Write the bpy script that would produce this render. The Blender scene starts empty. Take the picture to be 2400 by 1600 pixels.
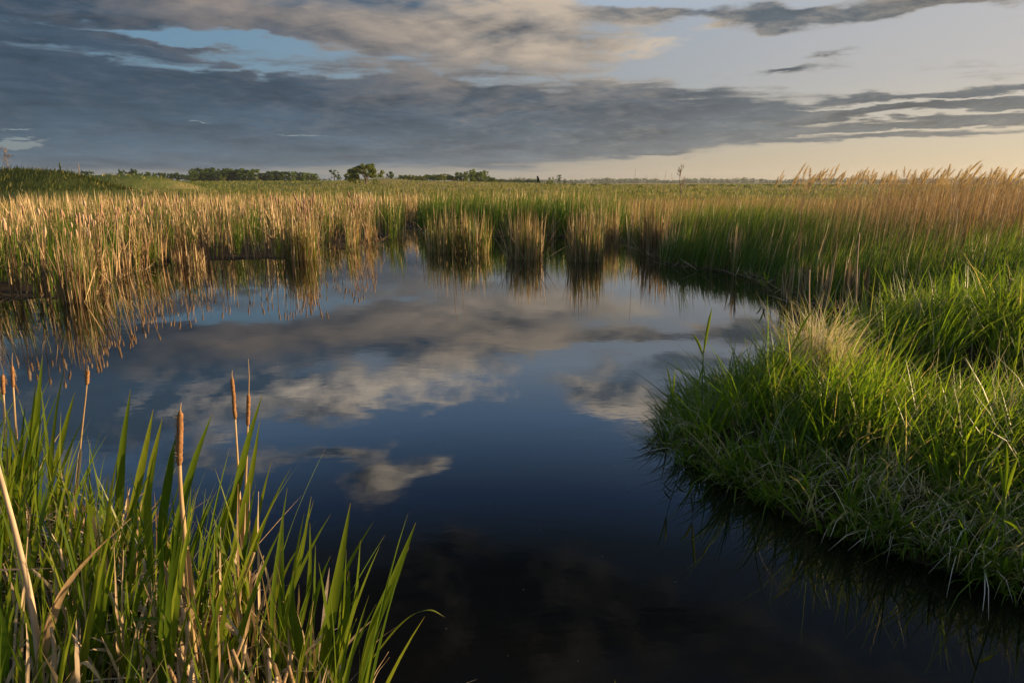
import bpy, math, random
import numpy as np
from mathutils import Vector, Matrix
SC = bpy.context.scene
COL = SC.collection
R = np.random.default_rng(7)
random.seed(7)
rad = math.radians

# ------------------------------------------------------------------ camera numbers
H = 2.0
FPX = 1600.0
PITCH = math.atan((800 - 429) / FPX)
S = 2400 / 2352.0


def ray(u, v):
    dx = (u * S - 1200) / FPX
    dy = (800 - v * S) / FPX
    return Vector((dx, math.cos(PITCH) + dy * math.sin(PITCH), -math.sin(PITCH) + dy * math.cos(PITCH)))


def at_y(u, v, Y):                      # the point at distance Y in front of the camera station
    d = ray(u, v)
    return Vector((0, 0, H)) + d * (Y / d.y)


def ground(u, v, z=0.0):
    d = ray(u, v)
    return Vector((0, 0, H)) + d * ((z - H) / d.z)


SUN_AZ, SUN_EL = rad(82), rad(10)
SUN_V = Vector((math.sin(SUN_AZ) * math.cos(SUN_EL), math.cos(SUN_AZ) * math.cos(SUN_EL), math.sin(SUN_EL)))

# ------------------------------------------------------------------ object helpers


def tag(o, label=None, cat=None, group=None, kind=None):
    if label: o['label'] = label
    if cat: o['category'] = cat
    if group: o['group'] = group
    if kind: o['kind'] = kind
    return o


def empty(name, loc=(0, 0, 0), rz=0.0):
    o = bpy.data.objects.new(name, None)
    o.empty_display_size = 0.1
    COL.objects.link(o)
    o.location = loc
    o.rotation_euler = (0, 0, rz)
    return o


def mesh_obj(name, verts, faces, mat, parent=None, rnd=None, smooth=True, along=None):
    me = bpy.data.meshes.new(name)
    verts = np.asarray(verts, dtype=np.float32)
    if isinstance(faces, np.ndarray):
        nf, k = faces.shape
        me.vertices.add(len(verts))
        me.vertices.foreach_set('co', verts.ravel())
        me.loops.add(nf * k)
        me.loops.foreach_set('vertex_index', faces.astype(np.int32).ravel())
        me.polygons.add(nf)
        me.polygons.foreach_set('loop_start', np.arange(0, nf * k, k, dtype=np.int32))
        me.polygons.foreach_set('loop_total', np.full(nf, k, dtype=np.int32))
        me.update(calc_edges=True)
    else:
        me.from_pydata([tuple(v) for v in verts], [], faces)
    if smooth:
        me.polygons.foreach_set('use_smooth', np.ones(len(me.polygons), dtype=bool))
    if rnd is not None:
        a = me.attributes.new('rnd', 'FLOAT', 'POINT')
        a.data.foreach_set('value', np.asarray(rnd, dtype=np.float32))
    if along is not None:
        a = me.attributes.new('along', 'FLOAT', 'POINT')
        a.data.foreach_set('value', np.asarray(along, dtype=np.float32))
    if mat: me.materials.append(mat)
    me.update()
    o = bpy.data.objects.new(name, me)
    COL.objects.link(o)
    if parent: o.parent = parent
    return o


def copy_tree(o, parent=None):
    c = o.copy()
    COL.objects.link(c)
    if parent: c.parent = parent
    for ch in list(o.children):
        copy_tree(ch, c)
    return c


class MB:
    """collects blades, tubes and faces into one mesh"""
    def __init__(s):
        s.v, s.f, s.r, s.a, s.n = [], [], [], [], 0

    def add(s, v, f, r, a):
        s.v.append(np.asarray(v, float)); s.f.append(np.asarray(f) + s.n)
        s.r.append(np.asarray(r, float)); s.a.append(np.asarray(a, float)); s.n += len(v)

    def blades(s, base, h, w, yaw, lean, curve, face, n=3, tip=0.55, rnd=None, cpow=1.5):
        base = np.asarray(base, float); N = len(base)
        if N == 0: return
        B = lambda x: np.broadcast_to(np.asarray(x, float), (N,))
        h, w, yaw, lean, curve, face = map(B, (h, w, yaw, lean, curve, face))
        rnd = R.random(N) if rnd is None else B(rnd)
        t = np.linspace(0, 1, n + 1)
        tm = (t[1:] + t[:-1]) / 2
        th = lean[:, None] + curve[:, None] * tm[None] ** cpow
        st = h[:, None] / n
        hz = np.concatenate([np.zeros((N, 1)), np.cumsum(np.sin(th) * st, 1)], 1)
        vz = np.concatenate([np.zeros((N, 1)), np.cumsum(np.cos(th) * st, 1)], 1)
        P = np.stack([base[:, :1] + np.cos(yaw)[:, None] * hz, base[:, 1:2] + np.sin(yaw)[:, None] * hz, base[:, 2:3] + vz], 2)
        pr = np.clip((1 - t) / (1 - tip), 0.04, 1) ** 0.8 * np.clip(0.55 + t * 2.0, 0, 1)
        wd = w[:, None] * pr[None] / 2
        D = np.stack([np.cos(face), np.sin(face), np.zeros(N)], 1)[:, None, :] * wd[:, :, None]
        V = np.stack([P - D, P + D], 2).reshape(-1, 3)         # N,(n+1),2
        k = np.arange(n)
        q = np.stack([2 * k, 2 * k + 1, 2 * k + 3, 2 * k + 2], 1)
        F = (q[None] + (np.arange(N) * 2 * (n + 1))[:, None, None]).reshape(-1, 4)
        s.add(V, F, np.repeat(rnd, 2 * (n + 1)), np.tile(np.repeat(t, 2), N))

    def leaf(s, base, h, w, yaw, lean, curve, face, n=10, tip=0.5, rnd=0.5, fold=0.18, twist=0.0, cpow=1.6):
        """one strap leaf with a keel: three points across"""
        base = np.asarray(base, float)
        t = np.linspace(0, 1, n + 1); p = base.copy(); V = []
        for i in range(n + 1):
            if i:
                tm = (t[i] + t[i - 1]) / 2
                th = lean + curve * tm ** cpow
                p = p + np.array([math.cos(yaw) * math.sin(th), math.sin(yaw) * math.sin(th), math.cos(th)]) * h / n
            th = lean + curve * t[i] ** cpow
            T = np.array([math.cos(yaw) * math.sin(th), math.sin(yaw) * math.sin(th), math.cos(th)])
            fa = face + twist * t[i]
            D = np.array([math.cos(fa), math.sin(fa), 0.0]); D -= T * D.dot(T); D /= max(1e-6, np.linalg.norm(D))
            N = np.cross(T, D)
            pr = min(1, (1 - t[i]) / (1 - tip)) ** 0.75 if t[i] > tip else 1
            pr = max(0.03, pr) * min(1, 0.6 + t[i] * 1.6)
            ww = w * pr / 2
            V += [p - D * ww, p + N * ww * fold * 2 * (1 - t[i]), p + D * ww]
        F = []
        for i in range(n):
            a = 3 * i
            F += [(a, a + 1, a + 4, a + 3), (a + 1, a + 2, a + 5, a + 4)]
        s.add(V, F, np.full(len(V), rnd), np.repeat(t, 3))

    def ribbon(s, pts, w, face, rnd=0.5):
        """flat blade through given points"""
        pts = np.asarray(pts, float); n = len(pts); V = []
        w = np.broadcast_to(np.asarray(w, float), (n,))
        for i in range(n):
            T = pts[min(i + 1, n - 1)] - pts[max(i - 1, 0)]; T /= np.linalg.norm(T) + 1e-9
            D = np.array([math.cos(face), math.sin(face), 0.0]); D -= T * D.dot(T); D /= np.linalg.norm(D) + 1e-9
            N = np.cross(T, D)
            V += [pts[i] - D * w[i] / 2, pts[i] + N * w[i] * .18, pts[i] + D * w[i] / 2]
        F = []
        for i in range(n - 1):
            a = 3 * i
            F += [(a, a + 1, a + 4, a + 3), (a + 1, a + 2, a + 5, a + 4)]
        s.add(V, F, np.full(len(V), rnd), np.repeat(np.linspace(0, 1, n), 3))

    def tube(s, pts, r, sides=6, rnd=0.5, cap=True):
        pts = np.asarray(pts, float); n = len(pts)
        r = np.broadcast_to(np.asarray(r, float), (n,)); V = []
        for i in range(n):
            T = pts[min(i + 1, n - 1)] - pts[max(i - 1, 0)]; T /= np.linalg.norm(T) + 1e-9
            a = np.cross(T, (0.3, 1, 0.1)); a /= np.linalg.norm(a) + 1e-9; b = np.cross(T, a)
            for k in range(sides):
                an = 2 * math.pi * k / sides
                V.append(pts[i] + (a * math.cos(an) + b * math.sin(an)) * r[i])
        F = []
        for i in range(n - 1):
            for k in range(sides):
                k2 = (k + 1) % sides
                F.append((i * sides + k, i * sides + k2, (i + 1) * sides + k2, (i + 1) * sides + k))
        if cap:
            V.append(pts[-1]); c = len(V) - 1; o = (n - 1) * sides
            for k in range(0, sides, 2):
                F.append((o + k, o + (k + 1) % sides, o + (k + 2) % sides, c))
        s.add(V, F, np.full(len(V), rnd), np.linspace(0, 1, len(V)))

    def build(s, name, mat, parent=None, smooth=True):
        if not s.v: return None
        return mesh_obj(name, np.concatenate(s.v), np.concatenate(s.f), mat, parent,
                        np.concatenate(s.r), smooth, np.concatenate(s.a))


def bez(pts, n=14):                      # smooth curve through points (Catmull-Rom)
    P = [np.asarray(p, float) for p in pts]
    P = [2 * P[0] - P[1]] + P + [2 * P[-1] - P[-2]]
    out = []
    for i in range(1, len(P) - 2):
        for t in np.linspace(0, 1, n, endpoint=False):
            a, b, c, d = P[i - 1], P[i], P[i + 1], P[i + 2]
            out.append(0.5 * (2 * b + (c - a) * t + (2 * a - 5 * b + 4 * c - d) * t * t + (3 * b - 3 * c + d - a) * t ** 3))
    out.append(P[-2])
    return np.array(out)

# ------------------------------------------------------------------ materials


class NT:
    def __init__(s, tree): s.t = tree; s.n = tree.nodes; s.l = tree.links; s.n.clear()

    def put(s, inp, v):
        if isinstance(v, bpy.types.NodeSocket): s.l.new(v, inp)
        elif v is not None:
            if hasattr(inp, 'default_value') and not isinstance(inp.default_value, (int, float)) and len(inp.default_value) == 4 and len(v) == 3:
                v = tuple(v) + (1,)
            inp.default_value = v

    def node(s, typ, out=0, props=None, **inp):
        nd = s.n.new(typ)
        for k, v in (props or {}).items(): setattr(nd, k, v)
        for k, v in inp.items():
            s.put(nd.inputs[int(k[1:])] if k[0] == '_' and k[1:].isdigit() else nd.inputs[k.replace('_', ' ')], v)
        return nd.outputs[out] if out is not None else nd

    def m(s, op, a, b=None, c=None, clamp=False):
        nd = s.n.new('ShaderNodeMath'); nd.operation = op; nd.use_clamp = clamp
        for i, x in enumerate((a, b, c)):
            if x is not None: s.put(nd.inputs[i], x)
        return nd.outputs[0]

    def vm(s, op, a, b=None, c=None, out=0):
        nd = s.n.new('ShaderNodeVectorMath'); nd.operation = op
        for i, x in enumerate((a, b, c)):
            if x is not None: s.put(nd.inputs[i], x)
        return nd.outputs[out]

    def mix(s, f, a, b, blend='MIX'):
        nd = s.n.new('ShaderNodeMix'); nd.data_type = 'RGBA'; nd.blend_type = blend
        s.put(nd.inputs[0], f); s.put(nd.inputs[6], a); s.put(nd.inputs[7], b)
        return nd.outputs[2]

    def sstep(s, x, a, b):
        nd = s.n.new('ShaderNodeMapRange'); nd.interpolation_type = 'SMOOTHSTEP'
        s.put(nd.inputs[0], x); s.put(nd.inputs[1], a); s.put(nd.inputs[2], b)
        return nd.outputs[0]

    def noise(s, vec, scale, detail=4, rough=0.55, dist=0.0, out=0):
        nd = s.n.new('ShaderNodeTexNoise')
        if vec is not None: s.put(nd.inputs['Vector'], vec)
        nd.inputs['Scale'].default_value = scale; nd.inputs['Detail'].default_value = detail
        nd.inputs['Roughness'].default_value = rough; nd.inputs['Distortion'].default_value = dist
        return nd.outputs[out]

    def ramp(s, f, stops):
        nd = s.n.new('ShaderNodeValToRGB'); e = nd.color_ramp.elements
        while len(e) < len(stops): e.new(0.5)
        for el, (p, c) in zip(e, stops): el.position = p; el.color = tuple(c) + (1,)
        s.put(nd.inputs[0], f)
        return nd.outputs[0]


def new_mat(name):
    m = bpy.data.materials.new(name); m.use_nodes = True
    return m, NT(m.node_tree)


def leaf_mat(name, stops, trans=0.45, rough=0.5, tipc=None, basec=None, trcol=1.25, streak=0.25, spec=0.35, patch=None, tipstart=0.9, clump=0.0):
    m, n = new_mat(name)
    rn = n.node('ShaderNodeAttribute', 2, {'attribute_name': 'rnd'})
    al = n.node('ShaderNodeAttribute', 2, {'attribute_name': 'along'})
    oi = n.node('ShaderNodeObjectInfo', 5)
    x = n.m('FRACT', n.m('ADD', rn, n.m('MULTIPLY', oi, 0.37)))
    pos = n.node('ShaderNodeNewGeometry', 0)
    if clump:
        x = n.m('ADD', n.m('MULTIPLY', x, 1 - clump), n.m('MULTIPLY', n.sstep(n.noise(pos, 0.55, 3, 0.6), 0.3, 0.7), clump))
    c = n.ramp(x, stops)
    if tipc: c = n.mix(n.m('MULTIPLY', n.sstep(al, tipstart, 1.0), 0.8), c, tipc)
    if basec: c = n.mix(n.m('MULTIPLY', n.sstep(al, 0.3, 0.0), 0.7), c, basec)
    if streak:
        st = n.noise(n.vm('MULTIPLY', pos, (60, 60, 6)), 1.0, 3, 0.6)
        c = n.mix(streak, c, n.mix(1.0, c, n.ramp(st, [(0.3, (.45, .45, .4)), (0.7, (1.45, 1.4, 1.3))]), 'MULTIPLY'))
    b = n.node('ShaderNodeBsdfPrincipled', 0, None, Base_Color=c, Roughness=rough, Specular_IOR_Level=spec)
    tc = n.mix(1.0, c, (trcol * 1.05, trcol, trcol * 0.55), 'MULTIPLY')
    t = n.node('ShaderNodeBsdfTranslucent', 0, None, Color=tc)
    mx = n.node('ShaderNodeMixShader', 0, None, _0=trans, _1=b, _2=t)
    n.node('ShaderNodeOutputMaterial', None, None, Surface=mx)
    return m


def simple_mat(name, c1, c2, scale=20, rough=0.85, detail=4, spec=0.3, stretch=(1, 1, 1)):
    m, n = new_mat(name)
    co = n.node('ShaderNodeTexCoord', 3)
    f = n.noise(n.vm('MULTIPLY', co, stretch), scale, detail, 0.6)
    c = n.ramp(f, [(0.3, c1), (0.7, c2)])
    b = n.node('ShaderNodeBsdfPrincipled', 0, None, Base_Color=c, Roughness=rough, Specular_IOR_Level=spec)
    n.node('ShaderNodeOutputMaterial', None, None, Surface=b)
    return m


M = {}
M['dry'] = leaf_mat('dry_reed', [(0, (.085, .050, .022)), (.3, (.24, .15, .070)), (.6, (.46, .32, .165)), (1, (.66, .51, .31))], 0.25, 0.6, trcol=1.05)
M['dry_tall'] = leaf_mat('dry_tall_reed', [(0, (.22, .13, .060)), (.5, (.37, .24, .12)), (1, (.52, .37, .20))], 0.28, 0.6, trcol=1.05)
M['dry_pale'] = leaf_mat('dry_pale_leaf', [(0, (.33, .22, .12)), (.5, (.47, .34, .21)), (1, (.60, .48, .34))], 0.22, 0.6, trcol=1.05, streak=0.5)
M['dry_white'] = leaf_mat('bleached_grass', [(0, (.45, .35, .22)), (.4, (.66, .56, .40)), (1, (.80, .72, .58))], 0.35, 0.6, trcol=1.1, streak=0.3)
M['reed_green'] = leaf_mat('green_reed', [(0, (.042, .095, .012)), (.5, (.085, .160, .016)), (.85, (.14, .21, .022)), (1, (.22, .22, .06))], 0.45, 0.42, tipc=(.20, .16, .06))
M['cattail'] = leaf_mat('cattail_leaf', [(0, (.065, .125, .011)), (.5, (.125, .185, .014)), (1, (.20, .235, .022))], 0.55, 0.4, tipc=(.26, .19, .06), basec=(.10, .14, .035), streak=0.3, tipstart=.94)
M['grass'] = leaf_mat('marsh_grass', [(0, (.045, .100, .008)), (.45, (.090, .165, .010)), (.85, (.150, .225, .014)), (.94, (.17, .21, .03)), (1, (.42, .34, .20))], 0.58, 0.42, trcol=1.55)
M['meadow'] = leaf_mat('meadow_grass', [(0, (.09, .135, .022)), (.4, (.15, .19, .035)), (.7, (.28, .25, .08)), (1, (.46, .36, .17))], 0.4, 0.6, streak=0, clump=0.75)
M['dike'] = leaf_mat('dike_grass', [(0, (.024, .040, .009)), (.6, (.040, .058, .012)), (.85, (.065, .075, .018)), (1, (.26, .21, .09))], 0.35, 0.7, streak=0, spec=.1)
M['plume'] = leaf_mat('reed_plume', [(0, (.40, .29, .16)), (1, (.62, .48, .30))], 0.45, 0.7, trcol=1.1, streak=0)
M['old_head'] = simple_mat('old_seed_head', (.20, .115, .062), (.40, .27, .17), 90, 0.95)
M['head'] = simple_mat('seed_head', (.15, .065, .022), (.36, .19, .08), 90, 0.95)
M['fluff'] = simple_mat('seed_fluff', (.34, .24, .16), (.52, .40, .28), 120, 0.95)
M['crown_dark'] = leaf_mat('crown_dark', [(0, (.032, .062, .014)), (.6, (.058, .100, .020)), (1, (.09, .14, .028))], 0.35, 0.6, streak=0, spec=.08)
M['crown_light'] = leaf_mat('crown_light', [(0, (.07, .12, .022)), (.6, (.11, .17, .03)), (1, (.15, .21, .04))], 0.4, 0.6, streak=0, spec=.08)
M['crown_gold'] = leaf_mat('crown_gold', [(0, (.075, .11, .02)), (.6, (.13, .165, .03)), (1, (.18, .21, .045))], 0.4, 0.6, streak=0, spec=.08)
M['bark'] = simple_mat('bark', (.06, .045, .03), (.16, .12, .085), 9)
M['grey_wood'] = simple_mat('dead_wood', (.12, .085, .06), (.26, .20, .15), 9)
M['feather'] = simple_mat('feather', (.006, .006, .007), (.016, .015, .016), 60, 0.6)
M['beak'] = simple_mat('beak', (.02, .02, .02), (.04, .04, .04), 60, 0.4)
M['wood_far'] = leaf_mat('far_wood_leaf', [(0, (.035, .058, .022)), (.6, (.05, .075, .028)), (1, (.075, .10, .032))], 0.3, 0.7, streak=0)

# ------------------------------------------------------------------ pond outline and terrain
POND = np.array([(4.4, 1.3), (3.3, 2.5), (2.6, 3.05), (2.3, 3.34), (2.06, 3.57), (1.79, 3.80), (1.64, 4.13), (1.45, 4.47),
    (1.24, 4.66), (1.22, 5.05), (1.42, 5.6), (1.75, 6.1), (2.4, 6.65), (3.2, 7.2), (3.9, 7.8), (4.5, 8.6), (5.15, 9.7), (5.75, 10.6),
    (5.45, 10.95), (4.95, 11.3), (5.03, 12.5), (5.29, 13.6), (4.94, 15.3), (4.26, 16.5), (3.8, 17.1), (4.3, 20.4), (3.85, 20.6),
    (3.85, 23.0), (3.4, 24.2), (1.0, 26.0), (-0.7, 25.5), (-2.9, 26.0), (-4.2, 31.0), (-5.0, 30.5), (-4.1, 25.0), (-4.75, 23.7),
    (-5.0, 21.0), (-5.9, 21.3), (-6.1, 20.5), (-5.4, 18.0), (-6.7, 18.4), (-7.8, 18.1), (-8.7, 17.6), (-8.95, 16.8), (-8.6, 15.1),
    (-8.3, 13.6), (-7.75, 12.1), (-8.0, 11.9), (-8.4, 12.0), (-8.9, 11.3), (-9.6, 9.5), (-9.6, 7.6), (-8.0, 6.3), (-6.0, 5.6),
    (-4.5, 4.75), (-3.4, 3.75), (-2.5, 3.2), (-1.75, 2.6), (-1.2, 2.1), (-0.6, 1.7), (0.3, 1.4), (2.0, 1.0), (3.5, 0.9)])


def pond_sd(x, y):
    """signed distance to the shoreline, negative over the water"""
    x = np.asarray(x, float); y = np.asarray(y, float)
    d2 = np.full(x.shape, 1e18); ins = np.zeros(x.shape, bool)
    n = len(POND)
    for i in range(n):
        ax, ay = POND[i]; bx, by = POND[(i + 1) % n]
        ex, ey = bx - ax, by - ay
        t = np.clip(((x - ax) * ex + (y - ay) * ey) / (ex * ex + ey * ey), 0, 1)
        d2 = np.minimum(d2, (x - ax - t * ex) ** 2 + (y - ay - t * ey) ** 2)
        c = (ay > y) != (by > y)
        with np.errstate(divide='ignore', invalid='ignore'):
            ins ^= c & (x < (bx - ax) * (y - ay) / (by - ay + 1e-12) + ax)
    return np.where(ins, -1, 1) * np.sqrt(d2)


def sm(x, a, b):
    t = np.clip((x - a) / (b - a), 0, 1)
    return t * t * (3 - 2 * t)


def wob(x, y, s):
    return (np.sin(x / s + 1.3 * np.sin(y / s * .7)) + np.sin(y / s * 1.3 + 1.7 * np.sin(x / s * .9 + 2)) + np.sin((x + y) / s * 2.1)) / 3


def hz(x, y):
    x = np.asarray(x, float); y = np.asarray(y, float)
    sd = pond_sd(x, y) + 0.10 * wob(x, y, 0.35)
    r = np.hypot(x, y)
    az = np.arctan2(x, np.maximum(y, 1e-3))
    z = np.where(sd < 0, np.maximum(-0.5, sd * 0.5 - 0.01), np.minimum(0.24, 0.006 + sd * 0.07))
    land = sm(sd, 0, 3)
    far = sm(r, 45, 300) * (1.0 + 1.3 * sm(-az, -0.12, 0.12)) + sm(r, 600, 3000) * 0.3
    z = z + land * (far + 0.05 * wob(x, y, 1.7) + 0.15 * wob(x, y, 14) * sm(r, 30, 80))
    pen = (0.20 - .12 * sm(x, 2.2, 3.0) * sm(5.8 - y, 0, .4) + .16 * sm(x, 2.6, 3.4) * sm(y, 5.8, 6.8)) * sm(sd, 0.0, 0.7) * sm(x, 1.0, 1.6) * sm(9.5 - y, 0, 3) * sm(y, 1, 2)
    pen = pen * (1 - .9 * np.exp(-((y - 5.5 - .05 * (x - 3.3)) / .42) ** 2) * sm(x, 2.5, 3.1))
    z = z + pen
    b1 = 2.95 * sm(-x, 38, 47) * np.exp(-((y - 72) / 8.5) ** 2) * (1 + 0.03 * wob(x, y, 4)) * (0.86 + 0.14 * sm(-x, 42, 54))
    b2 = 2.3 * sm(-x, 47, 60) * np.exp(-((y - 112) / 11) ** 2)
    b3 = 1.6 * np.exp(-(((x + 52) / 12) ** 2 + ((y - 285) / 14) ** 2))
    return z + np.where((y > 20) & (land > 0.5), b1 + b2 + b3, 0)


def make_ground():
    a1 = np.linspace(-52, 52, 300); a2 = np.linspace(52, 308, 60)[1:-1]
    ang = np.radians(np.concatenate([a1, a2]))
    rr = [0.25]
    while rr[-1] < 9000: rr.append(rr[-1] * (1.02 if rr[-1] < 150 else 1.045))
    rr = np.array(rr); A, Q = np.meshgrid(ang, rr)
    X = np.sin(A) * Q; Y = np.cos(A) * Q
    Z = hz(X.ravel(), Y.ravel())
    V = np.stack([X.ravel(), Y.ravel(), Z], 1)
    na, nr = len(ang), len(rr)
    i, j = np.meshgrid(np.arange(nr - 1), np.arange(na), indexing='ij')
    j2 = (j + 1) % na
    F = np.stack([i * na + j, i * na + j2, (i + 1) * na + j2, (i + 1) * na + j], 2).reshape(-1, 4)[:, ::-1]
    V = np.concatenate([V, [[0, 0, hz(np.array([0.]), np.array([0.]))[0]]]])
    m, n = new_mat('marsh_soil')
    pos = n.node('ShaderNodeNewGeometry', 0)
    d = n.vm('LENGTH', n.vm('MULTIPLY', pos, (1, 1, 0)), out=1)
    mud = n.ramp(n.noise(pos, 9, 5, .65), [(.3, (.018, .013, .008)), (.7, (.060, .042, .024))])
    f1 = n.noise(n.vm('MULTIPLY', pos, (1, .35, 1)), .13, 6, .65)
    grs = n.ramp(f1, [(.33, (.07, .105, .018)), (.5, (.13, .145, .035)), (.62, (.30, .23, .09)), (.8, (.36, .27, .12))])
    px = n.node('ShaderNodeSeparateXYZ', 2, None, Vector=pos)
    grs = n.mix(n.sstep(px, 1.6, 3.0), grs, n.mix(n.noise(pos, 1.5, 5, .7), (.035, .06, .010), (.10, .13, .025)))
    f2 = n.sstep(n.noise(n.vm('MULTIPLY', pos, (1, .3, 1)), .011, 5, .6), .42, .6)
    dist = n.mix(f2, (.30, .225, .095), (.085, .115, .03))
    py = n.node('ShaderNodeSeparateXYZ', 1, None, Vector=pos); pxx = n.node('ShaderNodeSeparateXYZ', 0, None, Vector=pos)
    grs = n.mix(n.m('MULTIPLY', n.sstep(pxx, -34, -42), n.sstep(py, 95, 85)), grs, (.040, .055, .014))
    c = n.mix(n.sstep(d, 34, 48), mud, grs)
    c = n.mix(n.m('MULTIPLY', n.sstep(d, 110, 200), n.sstep(px, 4.2, 3.2)), c, dist)
    bm = n.node('ShaderNodeBump', 0, None, Strength=0.5, Distance=0.05, Height=n.noise(pos, 14, 5, .7))
    b = n.node('ShaderNodeBsdfPrincipled', 0, None, Base_Color=c, Roughness=0.95, Specular_IOR_Level=0.1, Normal=bm)
    n.node('ShaderNodeOutputMaterial', None, None, Surface=b)
    # centre cap
    o = mesh_obj('ground', V, F, m)
    tag(o, 'dark muddy marsh soil rising to grassy meadow and a low dike', 'ground', kind='structure')
    return o


make_ground()


def make_water():
    m, n = new_mat('pond_water')
    pos = n.node('ShaderNodeNewGeometry', 0)
    n1 = n.noise(n.vm('MULTIPLY', pos, (1.0, 1.6, 1)), 7.5, 3, .55)
    n2 = n.noise(n.vm('MULTIPLY', pos, (1.0, 1.4, 1)), 2.2, 2, .5)
    patch = n.sstep(n.noise(n.vm('MULTIPLY', pos, (.5, 1, 1)), .5, 2, .5), .40, .66)
    hgt = n.m('ADD', n.m('MULTIPLY', n1, n.m('MULTIPLY_ADD', patch, .9, .1)), n.m('MULTIPLY', n2, 1.2))
    bm = n.node('ShaderNodeBump', 0, None, Strength=1.0, Distance=0.0005, Height=hgt)
    fr = n.node('ShaderNodeFresnel', 0, None, IOR=1.333, Normal=bm)
    fac = n.m('MINIMUM', n.m('MULTIPLY', n.m('POWER', fr, .92), 1.2), 0.78)
    gl = n.node('ShaderNodeBsdfGlossy', 0, None, Color=(1, 1, 1), Roughness=0.012, Normal=bm)
    deep = n.node('ShaderNodeBsdfDiffuse', 0, None, Color=(.0042, .0040, .0034))
    mx = n.node('ShaderNodeMixShader', 0, None, _0=fac, _1=deep, _2=gl)
    n.node('ShaderNodeOutputMaterial', None, None, Surface=mx)
    V = np.array([(-12, -1, 0), (9, -1, 0), (9, 33, 0), (-12, 33, 0)], float)
    o = mesh_obj('water', V, np.array([[0, 1, 2, 3]]), m, smooth=False)
    tag(o, 'calm dark pond water mirroring the evening clouds', 'pond', kind='structure')


make_water()

# ------------------------------------------------------------------ scatter helpers


def scatter(n, x0, x1, y0, y1, keep):
    x = R.uniform(x0, x1, n); y = R.uniform(y0, y1, n)
    k = keep(x, y)
    x, y = x[k], y[k]
    return x, y, hz(x, y)


def bases(x, y, z): return np.stack([x, y, np.maximum(z, -0.06)], 1)


def fov(x, y, mgn=2.0): return (np.abs(x) < y * 0.80 + mgn)


# which bank a point belongs to: left/back reed beds or the right green bank
def right_side(x, y): return x > 3.2 + 0.02 * (y - 16)

# ------------------------------------------------------------------ reed beds (uncountable masses)


def reed_patch(x, y):                    # slow variation of dry against green
    return 0.5 + 0.5 * wob(x + 3, y * 0.6, 1.6)


# dry cattail bed on the left and back of the pond
def bed_region(x, y, lo, hi):
    sd = pond_sd(x, y)
    return (sd > lo) & (sd < hi) & fov(x, y) & (y > 8) & (x < 4.3 + 0.02 * (y - 18)) & ((x < 3.6) | (y > 16.5))


def clustered(nc, per, x0, x1, y0, y1, keep, rad_):
    """stems gathered in tussocks: returns x, y, z and a number each tussock shares"""
    cx, cy, _ = scatter(nc, x0, x1, y0, y1, keep)
    k = len(cx); m_ = R.poisson(per, k) + 2
    idx = np.repeat(np.arange(k), m_)
    rr_ = rad_ * R.uniform(.5, 1.6, k)
    a = R.uniform(0, 6.283, len(idx)); q = np.sqrt(R.random(len(idx))) * rr_[idx]
    x, y = cx[idx] + np.cos(a) * q, cy[idx] + np.sin(a) * q
    c1, c2 = R.random(k)[idx], R.random(k)[idx]
    ok = pond_sd(x, y) > -.3
    x, y = x[ok], y[ok]
    return x, y, hz(x, y), c1[ok], c2[ok]


def d36(lo, hi, r1, r0=0): return lambda x, y: bed_region(x, y, lo, hi) & (np.hypot(x, y) < r1) & (np.hypot(x, y) > r0)


mb = MB(); mg = MB()
for (nc, per, box, kp, rd_, wk, nn, pg) in ((2200, 9, (-22, 6, 9, 30), lambda x, y: bed_region(x, y, -.16, 2.4), .12, 1.25, 3, .72),
                                            (4600, 12, (-34, 9, 9, 36), d36(2.0, 40, 36), .20, 1.3, 2, .50), (2600, 11, (-52, 26, 30, 62), d36(2.0, 60, 60), .45, 2.0, 2, .26)):
    x, y, z, c1, c2 = clustered(nc, per, *box, kp, rd_)
    N = len(x); rd = np.hypot(x, y)
    gr = (c2 < pg + .22 * wob(x, y, 1.9)) | (R.random(N) < .10)
    ok = R.random(N) < np.where(wk > 1.5, 1 - sm(rd, 44, 60), 1)
    top = (1.40 + .16 * wob(x, y, 2.3) - .25 * sm(rd, 34, 56)) * (.74 + .34 * c1)
    d = ok & ~gr; n_ = d.sum()
    h = top[d] * R.uniform(.45, 1.1, n_)
    fl = R.random(n_) < .07
    mb.blades(bases(x[d], y[d], z[d]), h, R.uniform(.009, .026, n_) * wk, R.normal(0, 1.6, n_), np.abs(R.normal(0, .09, n_)) + np.where(fl, R.uniform(.3, 1.1, n_), 0),
              R.normal(0, .2, n_) + np.where(R.random(n_) < .08, R.uniform(1, 2.4, n_), 0), R.uniform(0, math.pi, n_), nn + 1, .6, np.clip(c1[d] * .45 + R.random(n_) * .55, 0, .999))
    g = ok & gr; n_ = g.sum()
    mg.blades(bases(x[g], y[g], z[g]), top[g] * R.uniform(.5, .98, n_), R.uniform(.009, .018, n_) * wk, R.normal(0, .9, n_), np.abs(R.normal(.05, .08, n_)), R.uniform(0, .45, n_),
              R.uniform(0, math.pi, n_), 3, .45, np.clip(.25 * c1[g] + R.random(n_) * .8, 0, .999))
tag(mb.build('dry_reed_bed', M['dry']), 'bed of dead tan cattails along the left and far shore', 'reeds', kind='stuff')
mb = mg
x, y, z = scatter(5000, -4.5, 4.2, 24.5, 32, lambda x, y: (pond_sd(x, y) > -0.1) & (pond_sd(x, y) < 3.5))
N = len(x)
mb.blades(bases(x, y, z), R.uniform(1.0, 1.75, N), R.uniform(.014, .026, N), R.normal(0, .8, N), np.abs(R.normal(.05, .07, N)), R.uniform(0, .3, N), R.uniform(0, math.pi, N), 3, .45, R.random(N) * .5)
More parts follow.
